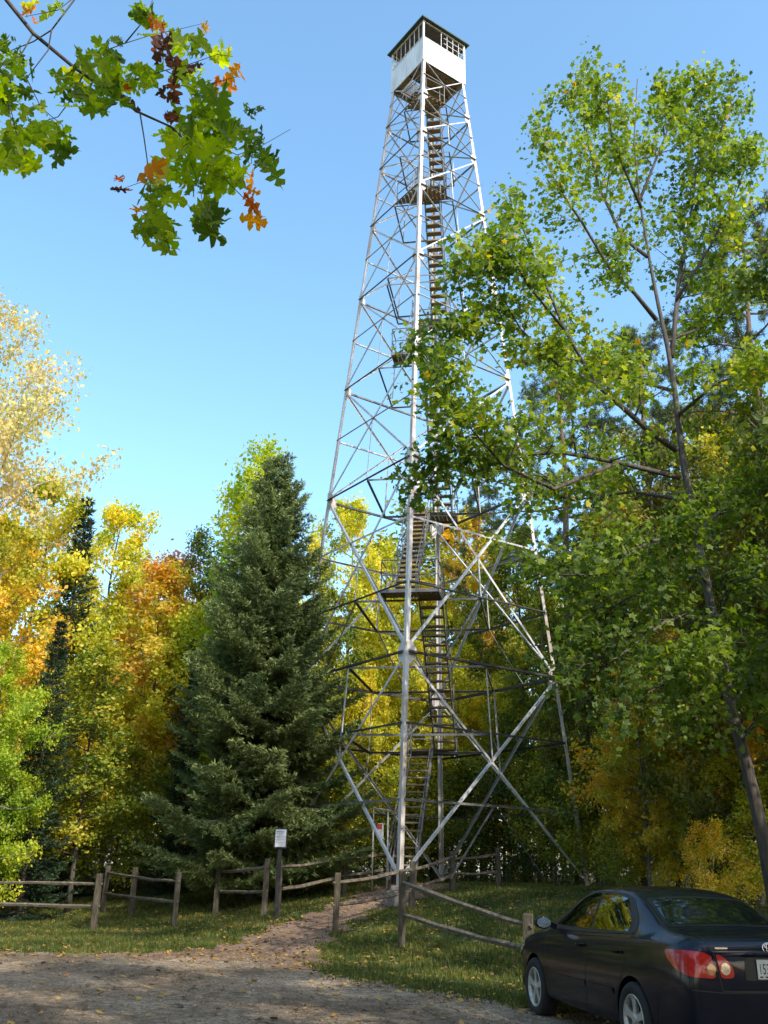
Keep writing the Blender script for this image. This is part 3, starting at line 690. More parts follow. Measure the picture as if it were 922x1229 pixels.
# a maple beyond the right edge reaches in with a few boughs; unseen trees around the lot give its dappled shade, those behind and left added to block sky light
put('maple_b', 'maple_tree', 11.8, 17.5, 19, .95, GREEN, 'green maple reaching into the view from beyond the right edge', group='trees around the lot')
for x, y, H, ws, m, pr in [(7, .5, 18.5, .8, GREEN, 'thin'), (-3.5, -6.5, 19, .9, GREEN, 'thin'), (10, -2.5, 18, .9, GREEN, 'thin'), (9.5, 3, 16, .85, GREEN, 'thin'), (8.5, -5, 19, .85, GREEN, 'thin'), (12.5, -2, 17, .9, MIXED, 'thin'), (9, -6, 17, .9, MIXED, 'thin'), (-7, -9, 19, .9, GREEN, 'thin'), (13.5, 4.5, 16, .9, GREEN, 'thin'),
        (16, -6, 18, .9, MIXED, 'thin'), (6, -11, 17, .9, GREEN, 'thin'), (12, -12, 18, .8, MIXED, 'maple_b'), (15.5, 12.5, 16, .8, GREEN, 'maple_b'), (12.5, 10, 13.5, .8, GREEN, 'maple_a'), (19, 2, 18, .9, GREEN, 'thin'), (22, 9, 18, 1, MIXED, 'maple_b'),
        (-14, -8, 15, 1, MIXED, 'maple_a'), (-5, -11, 16, 1, GREEN, 'maple_c'), (-1, -10, 16, .9, GREEN, 'thin'), (-11, 2, 14, 1, GREEN, 'maple_c'), (-14, 9, 15, 1, MIXED, 'maple_a'), (-9, -4, 13, 1, GREEN, 'maple_c'), (-18, 3, 18, 1.1, GREEN, 'maple_a'),
        (-15, 17, 14, 1, DARKG, 'maple_c')]:
    put(pr, 'maple_tree', x, y, H, ws, m, 'maple standing around the gravel lot outside the view', group='trees around the lot')

# ------------------------------------------------------------------ overhanging oak
OAK = np.array([(-.62, 0, 0), (-.50, .012, 0), (-.46, .10, .02), (-.36, .17, .03), (-.30, .08, 0), (-.24, .07, 0), (-.20, .24, .04), (-.10, .34, .06), (-.03, .22, .02), (.0, .09, 0), (.05, .09, 0), (.12, .26, .04),
    (.24, .33, .06), (.26, .16, .02), (.24, .09, 0), (.34, .13, .02), (.44, .14, .04), (.47, .05, .02), (.56, 0, .05)])
OAK = np.concatenate([OAK, np.array([(x, -y, z) for x, y, z in OAK[1:-1][::-1]])])
def oak():
    nr = np.random.RandomState(9); r = random.Random(9)
    base = Vector((-5.2, 4.0, 0)); root = empty('oak_tree', base)
    Y = 3.5; Q = lambda px, py, dy=0: P(px, py, Y + dy) - base
    mb = MB()
    top = Vector((-.3, -.2, 9)); mb.tube([(0, 0, -.1), (.05, 0, 2), (-.1, -.05, 5), top, (-.2, 0, 11)], [.26, .2, .16, .09, .03], 12)
    s0 = Vector((-.08, -.04, 4.6))
    e0 = Q(-10, -22)
    limb = [s0, s0.lerp(e0, .5) + Vector((0, 0, .25)), e0, Q(8, 0), Q(40, 40), Q(88, 80), Q(125, 106), Q(165, 134), Q(205, 152), Q(245, 190)]
    mb.tube(limb, [.06, .035, .014, .011, .010, .009, .008, .006, .005, .003], 8)
    TW = [([(88, 80), (115, 65), (150, 52), (182, 42)], .004), ([(125, 106), (160, 96), (200, 84), (225, 78)], .004), ([(168, 135), (173, 165), (180, 215), (182, 250)], .004), ([(100, 90), (85, 120), (70, 140), (40, 150)], .004),
          ([(95, -8), (62, 36), (58, 60), (32, 94)], .005), ([(40, 40), (20, 75), (8, 110), (14, 150)], .004), ([(62, 36), (40, 50), (15, 60), (-10, 70)], .004), ([(200, 85), (235, 105), (262, 98), (285, 92)], .003),
          ([(205, 152), (250, 170), (285, 186), (312, 176), (349, 155)], .003), ([(205, 152), (225, 185), (240, 225), (248, 270)], .003), ([(245, 190), (270, 215), (300, 245), (314, 262)], .003), ([(150, 52), (175, 22), (185, -5)], .004),
          ([(180, 215), (160, 222), (138, 230)], .002), ([(182, 42), (215, 35), (245, 28)], .002), ([(32, 94), (50, 130), (75, 150), (84, 185)], .003), ([(8, 110), (20, 160), (38, 205)], .003), ([(95, -8), (70, 12), (30, 20)], .003), ([(225, 78), (262, 65), (280, 68)], .002)]
    for pts, w0 in TW:
        dy = r.uniform(-.25, .25); m = len(pts)
        pp = [Q(a, b, dy * i / (m - 1)) for i, (a, b) in enumerate(pts)]
        mb.tube(pp, [w0 * (1 - .6 * i / (m - 1)) for i in range(m)], 5)
    mb.tube([e0, Q(60, -30), Q(95, -8)], [.012, .008, .005], 6)
    # leaf sprays: centre, spread (image px), number, shade range
    CL = [((18, 70), 22, 9, (.05, .5)), ((14, 120), 24, 13, (.05, .6)), ((20, 165), 20, 12, (.1, .6)), ((55, 165), 18, 9, (.1, .6)), ((74, 182), 9, 3, (.0, .3)), ((38, 195), 10, 5, (.4, .6)), ((5, 190), 10, 4, (.3, .6)),
          ((85, 105), 16, 6, (.0, .35)), ((112, 78), 18, 8, (.0, .35)), ((120, 125), 16, 7, (.05, .4)), ((135, 60), 12, 5, (.05, .35)), ((95, 92), 5, 1, (.62, .64)), ((140, 100), 18, 9, (.05, .5)), ((170, 95), 12, 6, (.25, .5)),
          ((150, 118), 12, 3, (.86, .95)), ((175, 25), 14, 7, (.2, .6)), ((170, 12), 8, 3, (.05, .3)), ((185, 38), 12, 5, (.7, .9)), ((195, 62), 14, 5, (.88, 1)), ((215, 80), 14, 6, (.86, .97)), ((215, 50), 14, 6, (.2, .6)), ((238, 55), 9, 3, (.05, .35)),
          ((245, 30), 5, 1, (.70, .72)), ((266, 62), 9, 3, (.35, .66)), ((268, 105), 9, 4, (.72, .82)), ((282, 92), 6, 2, (.72, .8)), ((210, 120), 12, 4, (.87, 1)), ((225, 95), 12, 4, (.3, .6)), ((245, 120), 16, 8, (.05, .5)), ((235, 145), 20, 12, (.1, .6)),
          ((265, 150), 14, 8, (.05, .4)), ((255, 180), 18, 12, (.35, .64)), ((230, 175), 16, 8, (.3, .6)), ((270, 205), 18, 12, (.3, .6)), ((290, 215), 10, 4, (.2, .5)), ((285, 150), 10, 4, (.0, .3)), ((305, 175), 12, 6, (.0, .25)), ((318, 195), 10, 5, (.0, .2)), ((302, 130), 7, 2, (.0, .2)),
          ((240, 225), 14, 5, (.1, .5)), ((215, 205), 14, 6, (.3, .6)), ((185, 235), 14, 6, (.1, .6)), ((190, 265), 16, 11, (.1, .6)), ((195, 285), 12, 6, (.05, .5)), ((175, 280), 8, 3, (.1, .4)), ((250, 255), 14, 9, (.0, .5)), ((255, 275), 8, 3, (.0, .4)),
          ((150, 220), 7, 3, (.84, .93)), ((170, 255), 7, 2, (.7, .8)), ((190, 215), 8, 3, (.6, .75)), ((300, 222), 5, 2, (.72, .82)), ((310, 258), 5, 2, (.72, .82)), ((304, 240), 4, 1, (.8, .85)),
          ((38, 14), 6, 2, (.71, .78)), ((65, 10), 7, 2, (.35, .5)), ((42, 2), 5, 1, (.66, .7)), ((95, 120), 6, 2, (.0, .3)), ((200, 165), 10, 3, (.4, .6)), ((205, 140), 8, 3, (.86, .95))]
    pts = []; rn = []
    for (cx, cyy), sp, n, (a, b) in CL:
        for _ in range(int(n * 2.1 + .5 if a < .66 else n * 1.0 + .5)):
            pts.append(tuple(Q(cx + r.gauss(0, sp * .55), cyy + r.gauss(0, sp * .55), r.uniform(-.3, .3)))); rn.append(r.uniform(a, b))
    for _ in range(500):     # the rest of this oak's foliage above and beyond the edge of the view
        a = r.uniform(0, 6.28); rr = r.uniform(.3, 1.7); p = Vector((rr * math.cos(a) - 1.6, rr * math.sin(a) - 1.5, r.uniform(5.2, 9.5)))
        pts.append(tuple(p)); rn.append(r.uniform(0, .66))
    pts = np.array(pts); n = len(pts); rn = np.array(rn)
    me = leaves_np('crown', pts, nr.randn(n, 3) * .4 + np.array([.2, -.25, 0]), .108, OAK, OAKM, nr, .012, up=.25, jit=.55, rnd=rn)
    # curl the blades a little
    k = len(OAK); co_ = np.empty(len(me.vertices) * 3, np.float32); me.vertices.foreach_get('co', co_); co_ = co_.reshape(n, k, 3)
    co_ += (nr.randn(n, k, 3) * .0035); me.vertices.foreach_set('co', co_.ravel())
    link('trunk', mb.mesh('trunk', BARK, True), root); link('crown', me, root)
    tag(root, 'oak bough overhead with lobed green, yellow and rusty leaves at close range', 'tree')
oak()

# ------------------------------------------------------------------ the lookout tower
T0 = Vector((1.4465, 30.130, 0)); YAW = -.17676
FU = Vector((math.cos(YAW - PI / 2), math.sin(YAW - PI / 2), 0)); RV = Vector((math.cos(YAW), math.sin(YAW), 0)); UZ = Vector((0, 0, 1))
ZN = [z + CAMZ for z in (-.238, 5.843, 12.233, 16.607, 20.511, 23.892, 26.686, 28.81, 30.93)]
def DG(z):
    t = (z - ZN[0]) / (ZN[8] - ZN[0]); return (3.437 * (1 - t) + 1.065 * t) * 2 ** .5
tower = empty('fire_lookout_tower', (T0.x, T0.y, Gf(T0.x, T0.y)), YAW)
tag(tower, 'tall steel lattice fire lookout tower with white cab and green roof on top', 'tower')
TZ = tower.location.z
# local frame: x = towards the right leg, y = away from the viewer (towards the rear leg)
def loc(u, v, z): return Vector((v, -u, z - TZ))        # u to the front leg, v to the right leg
CORN = {'F': (1, 0), 'R': (0, 1), 'B': (-1, 0), 'L': (0, -1)}
def corner(k, z, off=0):
    d = DG(z) + off; return loc(CORN[k][0] * d, CORN[k][1] * d, z)
FACES = [('F', 'R'), ('R', 'B'), ('B', 'L'), ('L', 'F')]
def face_pt(f, z, s, off=0):
    a, b = corner(f[0], z), corner(f[1], z); n = ((a + b) / 2); n.z = 0; n.normalize()
    return a.lerp(b, s) + n * off
def Lbar(mb, p0, p1, w, t, a, b):
    """angle-iron: flanges along a and b"""
    d = (p1 - p0).normalized(); a = (a - d * a.dot(d)).normalized(); b = (b - d * b.dot(d)).normalized()
    mb.prism([(0, 0), (w, 0), (w, t), (t, t), (t, w), (0, w)], p0, p1, a, b)
for k in 'FRBL':      # legs: angle iron with the heel outwards
    u, v = CORN[k]; out = Vector((v, -u, 0)); sd_ = Vector((-out.y, out.x, 0))
    a = (-out + sd_).normalized(); b = (-out - sd_).normalized(); mb = MB()
    Lbar(mb, corner(k, ZN[0] - .1), corner(k, ZN[8] + .02), .128, .014, a, b)
    leg = mb.build('leg', STEELR, tower)
    for z in ZN[1:8]:   # gusset plates on both flanges
        g = MB(); s = .34 if z < 15 else .26
        for q_ in (a, b):
            p = corner(k, z) - q_ * 0 + out * .012
            nrm = q_.cross(UZ); 
            if nrm.dot(out) < 0: nrm = -nrm
            pts = [p + q_ * .02 + UZ * s * .8, p + q_ * .16 + UZ * s, p + q_ * s * 1.1 + UZ * .12, p + q_ * s * 1.1 - UZ * .12, p + q_ * .16 - UZ * s, p + q_ * .02 - UZ * s * .8]
            g.add([x + nrm * .004 for x in pts] + [x - nrm * .008 for x in pts], [tuple(range(6)), tuple(range(11, 5, -1))] + [(i, (i + 1) % 6, 6 + (i + 1) % 6, 6 + i) for i in range(6)])
        g.build('gusset_plate', STEELR, leg)
    c = MB(); bp = corner(k, ZN[0]); zt = ZN[0] - TZ - .08
    gz = Gf(*(T0 + Matrix.Rotation(YAW, 3, 'Z') @ Vector((bp.x, bp.y, 0))).xy) - TZ - .3
    c.prism([(-.27, -.27), (.27, -.27), (.27, .27), (-.27, .27)], (bp.x, bp.y, gz), (bp.x, bp.y, zt - .12), (1, 0, 0), (0, 1, 0))
    c.prism([(-.19, -.19), (.19, -.19), (.19, .19), (-.19, .19)], (bp.x, bp.y, zt - .12), (bp.x, bp.y, zt), (1, 0, 0), (0, 1, 0))
    c.build('footing', CONC, tower, bevel=.03)
def strut(name, p0, p1, wd, mat, nrm, parent=tower, shelf=False):
    mb = MB(); d = (p1 - p0).normalized(); b = nrm.copy(); a = b.cross(d).normalized(); wd *= .76
    if a.z > 0: a = -a
    # shelf: flat leg turned outwards along the lower edge, upright leg above it
    if shelf: Lbar(mb, p0 + a * wd * .5, p1 + a * wd * .5, wd, .008, -a, b)
    else: Lbar(mb, p0 - a * wd * .5, p1 - a * wd * .5, wd, .008, a, -b)
    return mb.build(name, mat, parent)
def fn(f):
    n = (corner(f[0], 5) + corner(f[1], 5)) / 2; n.z = 0; return n.normalized()
for i in range(8):
    za, zb = ZN[i], ZN[i + 1]; wd = (.095, .095, .08, .075, .07, .065, .06, .055)[i]
    for f in FACES:
        n = fn(f)
        if i < 7 or True:
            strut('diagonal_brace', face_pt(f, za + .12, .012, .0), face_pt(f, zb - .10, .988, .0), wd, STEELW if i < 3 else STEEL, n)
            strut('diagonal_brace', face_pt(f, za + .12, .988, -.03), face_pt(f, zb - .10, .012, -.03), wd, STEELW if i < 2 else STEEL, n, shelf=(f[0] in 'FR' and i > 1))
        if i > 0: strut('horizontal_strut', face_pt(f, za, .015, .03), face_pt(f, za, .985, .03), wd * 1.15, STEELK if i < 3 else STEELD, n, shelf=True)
        tx = DG(za) / (DG(za) + DG(zb)); zx = za + (zb - za) * tx
        lev = [za + (zb - za) / 3, za + (zb - za) * 2 / 3] if i < 2 else [zx]
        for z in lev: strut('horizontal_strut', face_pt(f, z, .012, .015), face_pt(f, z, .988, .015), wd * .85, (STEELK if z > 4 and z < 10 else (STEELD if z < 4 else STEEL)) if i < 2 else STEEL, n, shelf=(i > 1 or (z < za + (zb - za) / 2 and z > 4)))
        zl = za if i > 0 else None
        if i == 0: strut('hanger', face_pt(f, zx, .5, .02), face_pt(f, zb, .5, .02), .055, STEEL, n)
        elif i == 1: strut('hanger', face_pt(f, zx, .5, .02), face_pt(f, za + (zb - za) / 3, .5, .02), .055, STEEL, n)
        elif i < 7: strut('hanger', face_pt(f, zx, .5, .02), face_pt(f, za, .5, .02), .045, STEEL, n)
        if i < 2: # short inner knees
            z2 = za + (zb - za) / 3
            strut('knee_brace', face_pt(f, z2, .5, -.04), face_pt(f, max(ZN[0] + .1, z2 - (zb - za) / 3), .25, -.04), .05, STEELD, n)
# ring of inner beams between face middles
Lz = dict(A=ZN[0] + (ZN[1] - ZN[0]) * 2 / 3, B=ZN[1] + (ZN[2] - ZN[1]) / 3, C=ZN[2], D=ZN[3], E=20.3 + CAMZ - .1, F=ZN[5], G=26.5 + CAMZ - .1, H=ZN[7])
for z in sorted([Lz[k] for k in 'ABCDEFGH'] + [ZN[1], ZN[4]]):
    M_ = [face_pt(f, z, .5, -.03) for f in FACES]
    for i in range(4):
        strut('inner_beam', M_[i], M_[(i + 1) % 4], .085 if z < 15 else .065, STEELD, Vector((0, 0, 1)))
# landings
def landing(z, side, w, dep, full=False):
    """side +1: towards the front leg"""
    D = DG(z); c = D / 2; zt = z + .03
    if full: poly = [(side * c, -c * .98), (side * c, c * .98), (side * (D - .12), .05), (side * (D - .12), -.05)]
    else: poly = [(side * c, w[0]), (side * c, w[1]), (side * (c + dep), w[1]), (side * (c + dep), w[0])]
    mb = MB(); u0, u1 = sorted((poly[0][0], poly[2][0])); u = u0; step = .145
    # planks run across, cut to the outline
    v0, v1 = min(p[1] for p in poly), max(p[1] for p in poly); v = v0
    while v < v1 - .02:
        ve = min(v + .135, v1); vm = (v + ve) / 2
        if full:
            L = (D - .12 - c) * max(.03, 1 - abs(vm) / (c * .98)); a, b = side * c, side * (c + L)
        else: a, b = side * c, side * (c + dep)
        mb.bar(loc(a, vm, zt + .05), loc(b, vm, zt + .05), ve - v, .04)
        v += .15
    land = mb.build('landing', DECKW, tower)
    jb = MB()
    if not full:
        for vv in (w[0], w[1]): jb.bar(loc(side * c, vv, zt), loc(side * (c + dep), vv, zt), .05, .09)
        jb.bar(loc(side * (c + dep), w[0], zt), loc(side * (c + dep), w[1], zt), .05, .09)
        jb.build('joist', STEELD, land)
    # pipe railing round the outer sides
    rb = MB(); h = 1.0; q_ = poly if not full else [(side * c, -c * .9), (side * (D - .3), -.12), (side * (D - .3), .12), (side * c, c * .9)]
    if not full: q_ = [poly[0], poly[3], poly[2], poly[1]]
    for (ua, va), (ub, vb) in zip(q_[:-1], q_[1:]):
        for hh in (.52, 1.0): rb.tube([loc(ua, va, zt + hh), loc(ub, vb, zt + hh)], .019, 6)
        n_ = max(1, int(math.hypot(ub - ua, vb - va) / .8))
        for i in range(n_ + 1): rb.tube([loc(ua + (ub - ua) * i / n_, va + (vb - va) * i / n_, zt), loc(ua + (ub - ua) * i / n_, va + (vb - va) * i / n_, zt + 1)], .017, 6)
    rb.build('railing', STEELD, land)
    return land
landing(Lz['A'], -1, (-.85, .75), .95)
landing(Lz['B'], 1, (-1.0, .75), .85)
landing(Lz['C'], -1, (-1.0, .85), .95)
landing(Lz['D'], 1, (-.9, .8), .8)
landing(Lz['E'], -1, (-.75, .7), .7)
landing(Lz['F'], 1, None, 0, True)
landing(Lz['G'], -1, (-.65, .6), .55)
landing(Lz['H'], 1, None, 0, True)
def flight(u0, z0, u1, z1, v, wdt, rails=True):
    a, b = loc(u0, v, z0), loc(u1, v, z1); d = (b - a).normalized(); X = Vector((1, 0, 0))
    fl = MB()
    for s in (-1, 1): fl.bar(a + X * s * wdt / 2, b + X * s * wdt / 2, .035, .15)
    st = fl.build('stair_flight', STEELD, tower)
    n = int(round((z1 - z0) / .24)); rise = (z1 - z0) / n; hd = Vector((d.x, d.y, 0)).normalized()
    for i in range(1, n + 1):
        p = a.lerp(b, i / n) + UZ * -.03; t = MB()
        t.box(p, (wdt - .04, .25, .045)); t.build('tread', TREADW, st)
    if rails:
        h = MB()
        for s in (-1, 1):
            o = X * s * (wdt / 2 + .03); h.tube([a + o + UZ * .95, b + o + UZ * .95], .015, 6)
            h.tube([a + o + UZ * .5, b + o + UZ * .5], .010, 6)
            for i in range(5): p = a.lerp(b, i / 4) + o; h.tube([p, p + UZ * .95], .015, 6)
        h.build('handrail', STEELD, st)
    return st
c_ = lambda k: DG(Lz[k]) / 2
zg = Gf(T0.x, T0.y - 2) + .12
flight(2.0, zg, -c_('A') + .02, Lz['A'] + .06, -.36, .72)
flight(-c_('A') - .02, Lz['A'] + .1, c_('B'), Lz['B'] + .06, .42, .72)
flight(c_('B'), Lz['B'] + .1, -c_('C'), Lz['C'] + .06, -.42, .68)
flight(-c_('C'), Lz['C'] + .1, c_('D'), Lz['D'] + .06, .40, .66)
flight(c_('D'), Lz['D'] + .1, -c_('E'), Lz['E'] + .06, -.33, .58)
flight(-c_('E'), Lz['E'] + .1, c_('F'), Lz['F'] + .06, .33, .56)
flight(c_('F'), Lz['F'] + .1, -c_('G'), Lz['G'] + .06, -.30, .52)
flight(-c_('G'), Lz['G'] + .1, c_('H'), Lz['H'] + .06, .30, .52)
flight(c_('H') - .05, Lz['H'] + .1, -.25, ZN[8] - .04, -.32, .5, rails=False)
# cab
zc = 30.81 + CAMZ; zs = 31.95 + CAMZ; zr = 32.92 + CAMZ; Wd = DG(ZN[8]) + .03
fl = MB(); D_ = Wd
def sq(u, v): return loc(u, v, zc)
# floor boards with an open hatch on the left side
k = D_ / 2
cab = empty('cab', loc(0, 0, zc)); cab.parent = tower
def lc(u, v, z): return Vector((v, -u, z - zc))
h2 = D_ * 2 ** -.5     # half side
ea = Vector((1, -1, 0)).normalized(); eb = Vector((1, 1, 0)).normalized()      # along the faces: ea = towards front-right face normal
def cpt(a, b, z): return ea * a + eb * b + Vector((0, 0, z - zc))
fb = MB(); b = -h2 + .03; 
while b < h2 - .05:
    w_ = .14; mid = b + w_ / 2
    segs = [(-h2 + .03, h2 - .03)] if not (-.72 < mid < .12) else [(-h2 + .03, -.80), (-.02, h2 - .03)]
    for s0, s1 in segs: fb.bar(cpt(s0, mid, zc + .03), cpt(s1, mid, zc + .03), w_ - .008, .04)
    b += w_
fb.build('floor', DECKW, cab)
jb = MB()
for a_ in (-h2 + .1, -.86, .04, .55, h2 - .1): jb.bar(cpt(a_, -h2 + .05, zc - .05), cpt(a_, h2 - .05, zc - .05), .05, .1)
jb.build('joist', STEELD, cab)
for f, (n, t) in enumerate([(ea, eb), (eb, -ea), (-ea, -eb), (-eb, ea)]):
    def fp(s, z, o=0): return n * (h2 + o) + t * s + Vector((0, 0, z - zc))
    sb = MB(); sb.bar(fp(-h2 + .035, (zc + zs) / 2 - .06), fp(h2 - .035, (zc + zs) / 2 - .06), .03, zs - zc + .10)
    for q_ in (-.34, .36): sb.bar(fp(q_ * h2, zc - .02, .018), fp(q_ * h2, zs - .03, .018), .05, .008, up=tuple(n))
    sb.build('siding_panel', WHITE, cab)
    tr = MB(); tr.bar(fp(-h2 + .04, zs + .012, .0), fp(h2 - .04, zs + .012, .0), .07, .035); tr.bar(fp(-h2 + .04, zr - .06, .0), fp(h2 - .04, zr - .06, .0), .05, .09)
    tr.build('trim', WHITE, cab)
    wn = MB(); nc = 7 if n in (ea, -ea) or True else 5
    open_to = -h2 * .02 if n == ea else -9
    for i in range(1, nc):
        s = -h2 + 2 * h2 * i / nc
        if n == ea and s < open_to - .15: continue
        wn.bar(fp(s, zs + .02), fp(s, zr - .1), .03, .022 if n != ea else .022, up=tuple(n))
    if n == ea or f in (1, 2):
        for zz in (zs + .33, zs + .62): wn.bar(fp(open_to if n == ea else -h2 + .04, zz), fp(h2 - .04, zz), .022, .022)
    wn.build('window_frame', STEEL, cab)
for su, sv in ((1, 0), (0, 1), (-1, 0), (0, -1)):
    pb = MB(); p = lc(su * (Wd - .01), sv * (Wd - .01), zc); pb.box(p + Vector((0, 0, (zr - zc) / 2 - .03)), (.075, .075, zr - zc + .1), Matrix.Rotation(PI / 4, 3, 'Z')); pb.build('corner_post', WHITE, cab)
rf = MB(); ov = h2 + .17
base = [cpt(a_ * ov, b_ * ov, zr) for a_, b_ in ((1, 1), (1, -1), (-1, -1), (-1, 1))]
tp = Vector((0, 0, zr - zc + .62)); lw = [v + Vector((0, 0, -.06)) for v in base]
rf.add(base + [tp], [(0, 1, 4), (1, 2, 4), (2, 3, 4), (3, 0, 4)]); rf.add(base + lw, [(0, 1, 5, 4), (1, 2, 6, 5), (2, 3, 7, 6), (3, 0, 4, 7), (4, 5, 6, 7)])
rf.build('roof', ROOFG, cab)
cl = MB(); cl.bar(cpt(-h2 + .05, 0, zr - .085), cpt(h2 - .05, 0, zr - .085), 2 * h2 - .1, .02); cl.build('ceiling', CABIN, cab)
it = MB(); it.tube([cpt(0.1, -.15, zc + .05), cpt(.1, -.15, zs)], .05, 8); it.tube([cpt(.1, -.15, zs), cpt(.1, -.15, zs + .08)], .33, 16); it.build('map_stand', CABIN, cab)

# ------------------------------------------------------------------ person on the landing
def skin_person(root):
    def skin(name, pts, edges, rad, mat, sub=2):
        me = bpy.data.meshes.new(name); me.from_pydata(pts, edges, []); me.update(); o = link(name, me, root)
        me.skin_vertices.new() if hasattr(me.skin_vertices, 'new') and not me.skin_vertices else None
        md = o.modifiers.new('skin', 'SKIN'); ms = o.modifiers.new('sub', 'SUBSURF'); ms.levels = ms.render_levels = sub
        if not me.skin_vertices:
            bm = bmesh.new(); bm.from_mesh(me); bm.verts.layers.skin.verify(); bm.to_mesh(me); bm.free()
        for i, r in enumerate(rad):
            sv = me.skin_vertices[0].data[i]; sv.radius = (r if hasattr(r, '__len__') else (r, r)); sv.use_root = (i == 0)
        me.materials.append(mat); 
        return o
    # body: pelvis root, spine, neck, head, arms, legs
    pts = [(0, 0, .93), (0, 0, 1.15), (0, .01, 1.36), (0, 0, 1.46), (0, -.01, 1.53), (0, -.02, 1.60), (0, -.02, 1.68),
           (.17, .01, 1.39), (.23, -.02, 1.12), (.20, -.20, .98), (.18, -.28, .96), (-.17, .01, 1.39), (-.24, .02, 1.12), (-.25, -.05, .88), (-.24, -.07, .80),
           (.095, 0, .88), (.11, -.04, .48), (.11, .02, .08), (.12, -.12, .04), (-.095, 0, .88), (-.11, .02, .48), (-.12, .08, .08), (-.13, -.05, .04)]
    ed = [(0, 1), (1, 2), (2, 3), (3, 4), (4, 5), (5, 6), (2, 7), (7, 8), (8, 9), (9, 10), (2, 11), (11, 12), (12, 13), (13, 14), (0, 15), (15, 16), (16, 17), (17, 18), (0, 19), (19, 20), (20, 21), (21, 22)]
    rad = [(.14, .10), (.14, .10), (.15, .10), .06, .06, .095, .08, .06, .045, .035, .03, .06, .045, .035, .03, .085, .06, .042, .035, .085, .06, .042, .035]
    skin('body', pts, ed, rad, SKIN)
    skin('shirt', [(0, 0, .93), (0, 0, 1.15), (0, .01, 1.36), (0, 0, 1.45), (.18, .01, 1.39), (.225, 0, 1.2), (-.18, .01, 1.39), (-.23, .01, 1.2)], [(0, 1), (1, 2), (2, 3), (2, 4), (4, 5), (2, 6), (6, 7)], [(.165, .125), (.165, .125), (.175, .12), .075, .078, .066, .078, .066], SHIRT)
    skin('trousers', [(0, 0, .97), (.095, 0, .86), (.11, -.04, .48), (.11, .02, .12), (-.095, 0, .86), (-.11, .02, .48), (-.12, .08, .12)], [(0, 1), (1, 2), (2, 3), (0, 4), (4, 5), (5, 6)], [(.155, .118), .105, .078, .066, .105, .078, .066], TROUS)
    h = MB(); bmh = bmesh.new(); bmesh.ops.create_uvsphere(bmh, u_segments=14, v_segments=10, radius=.105)
    for v in bmh.verts: v.co = Vector((v.co.x * .95, v.co.y * 1.05 + .005, v.co.z * 1.12 + 1.665)); 
    bmesh.ops.delete(bmh, geom=[v for v in bmh.verts if v.co.z < 1.63 and v.co.y < -.02], context='VERTS')
    me = bpy.data.meshes.new('hair'); bmh.to_mesh(me); bmh.free(); me.materials.append(HAIR); link('hair', me, root)
    f = MB(); f.box((0, -.115, 1.615), (.022, .03, .045)); f.box((-.033, -.107, 1.645), (.02, .01, .01)); f.box((.033, -.107, 1.645), (.02, .01, .01)); f.box((0, -.107, 1.575), (.045, .01, .009)); f.build('face', HAIR, root)
    for sx in (-1, 1):
        fg = MB(); bx_, by_, bz_ = (.18, -.28, .96) if sx > 0 else (-.24, -.07, .80)
        for j in range(5):
            dx = (j - 2) * .016; L_2 = (.05, .075, .082, .076, .06)[j]; q0 = Vector((bx_ + dx, by_, bz_ - .02))
            fg.tube([q0, q0 + Vector((dx * .3, -.02, -L_2 * .55)), q0 + Vector((dx * .3, -.005, -L_2))], [.009, .008, .006], 6)
        fg.build('fingers', SKIN, root, smooth=True)
def at_tower(u, v, z):
    p = Matrix.Rotation(YAW, 3, 'Z') @ Vector((v, -u, 0)); return Vector((T0.x + p.x, T0.y + p.y, z))
pp = at_tower(-c_('C') - .35, -.62, Lz['C'] + .10)
pr = empty('person', pp, YAW + .4)
skin_person(pr)
tag(pr, 'person in pale grey shirt and dark blue trousers standing on the stair landing halfway up', 'person')

# ------------------------------------------------------------------ split-rail fences
PX = {  # name: (x, y, height)
 'p1': (-7.05, 25.6, 1.45), 'p2': (-8.1, 30.2, 1.42), 'p3': (-6.95, 29.0, 1.36), 'p4': (-5.12, 26.0, 1.4), 'p5': (-4.3, 27.4, 1.42), 'p6': (-2.86, 26.1, 1.48), 'p7': (-2.49, 25.9, 1.44),
 'p8': (-.88, 22.6, 1.34), 'p9': (-.87, 27.9, 1.3), 'p10': (.53, 19.9, 1.5), 'p11': (.88, 24.4, 1.2), 'p12': (2.04, 26.6, 1.08), 'p13': (3.38, 27.7, 1.12), 'p14': (2.45, 16.2, 1.0), 'p0': (-12.6, 26.6, 1.4), 'p15': (5.9, 14.6, 1.27), 'p16': (.52, 29.6, 1.1)}
def fence_rail(mb, a, b, r):
    n = 6; pts = []; w0 = r.uniform(.036, .048)
    for i in range(n + 1):
        t = i / n; p = a.lerp(b, t) + Vector((r.uniform(-.012, .012), r.uniform(-.012, .012), r.uniform(-.014, .014) - .03 * math.sin(PI * t))); pts.append(p)
    mb.tube(pts, [w0 * .75] + [w0 * r.uniform(.95, 1.2) for _ in range(n - 1)] + [w0 * .75], 5)
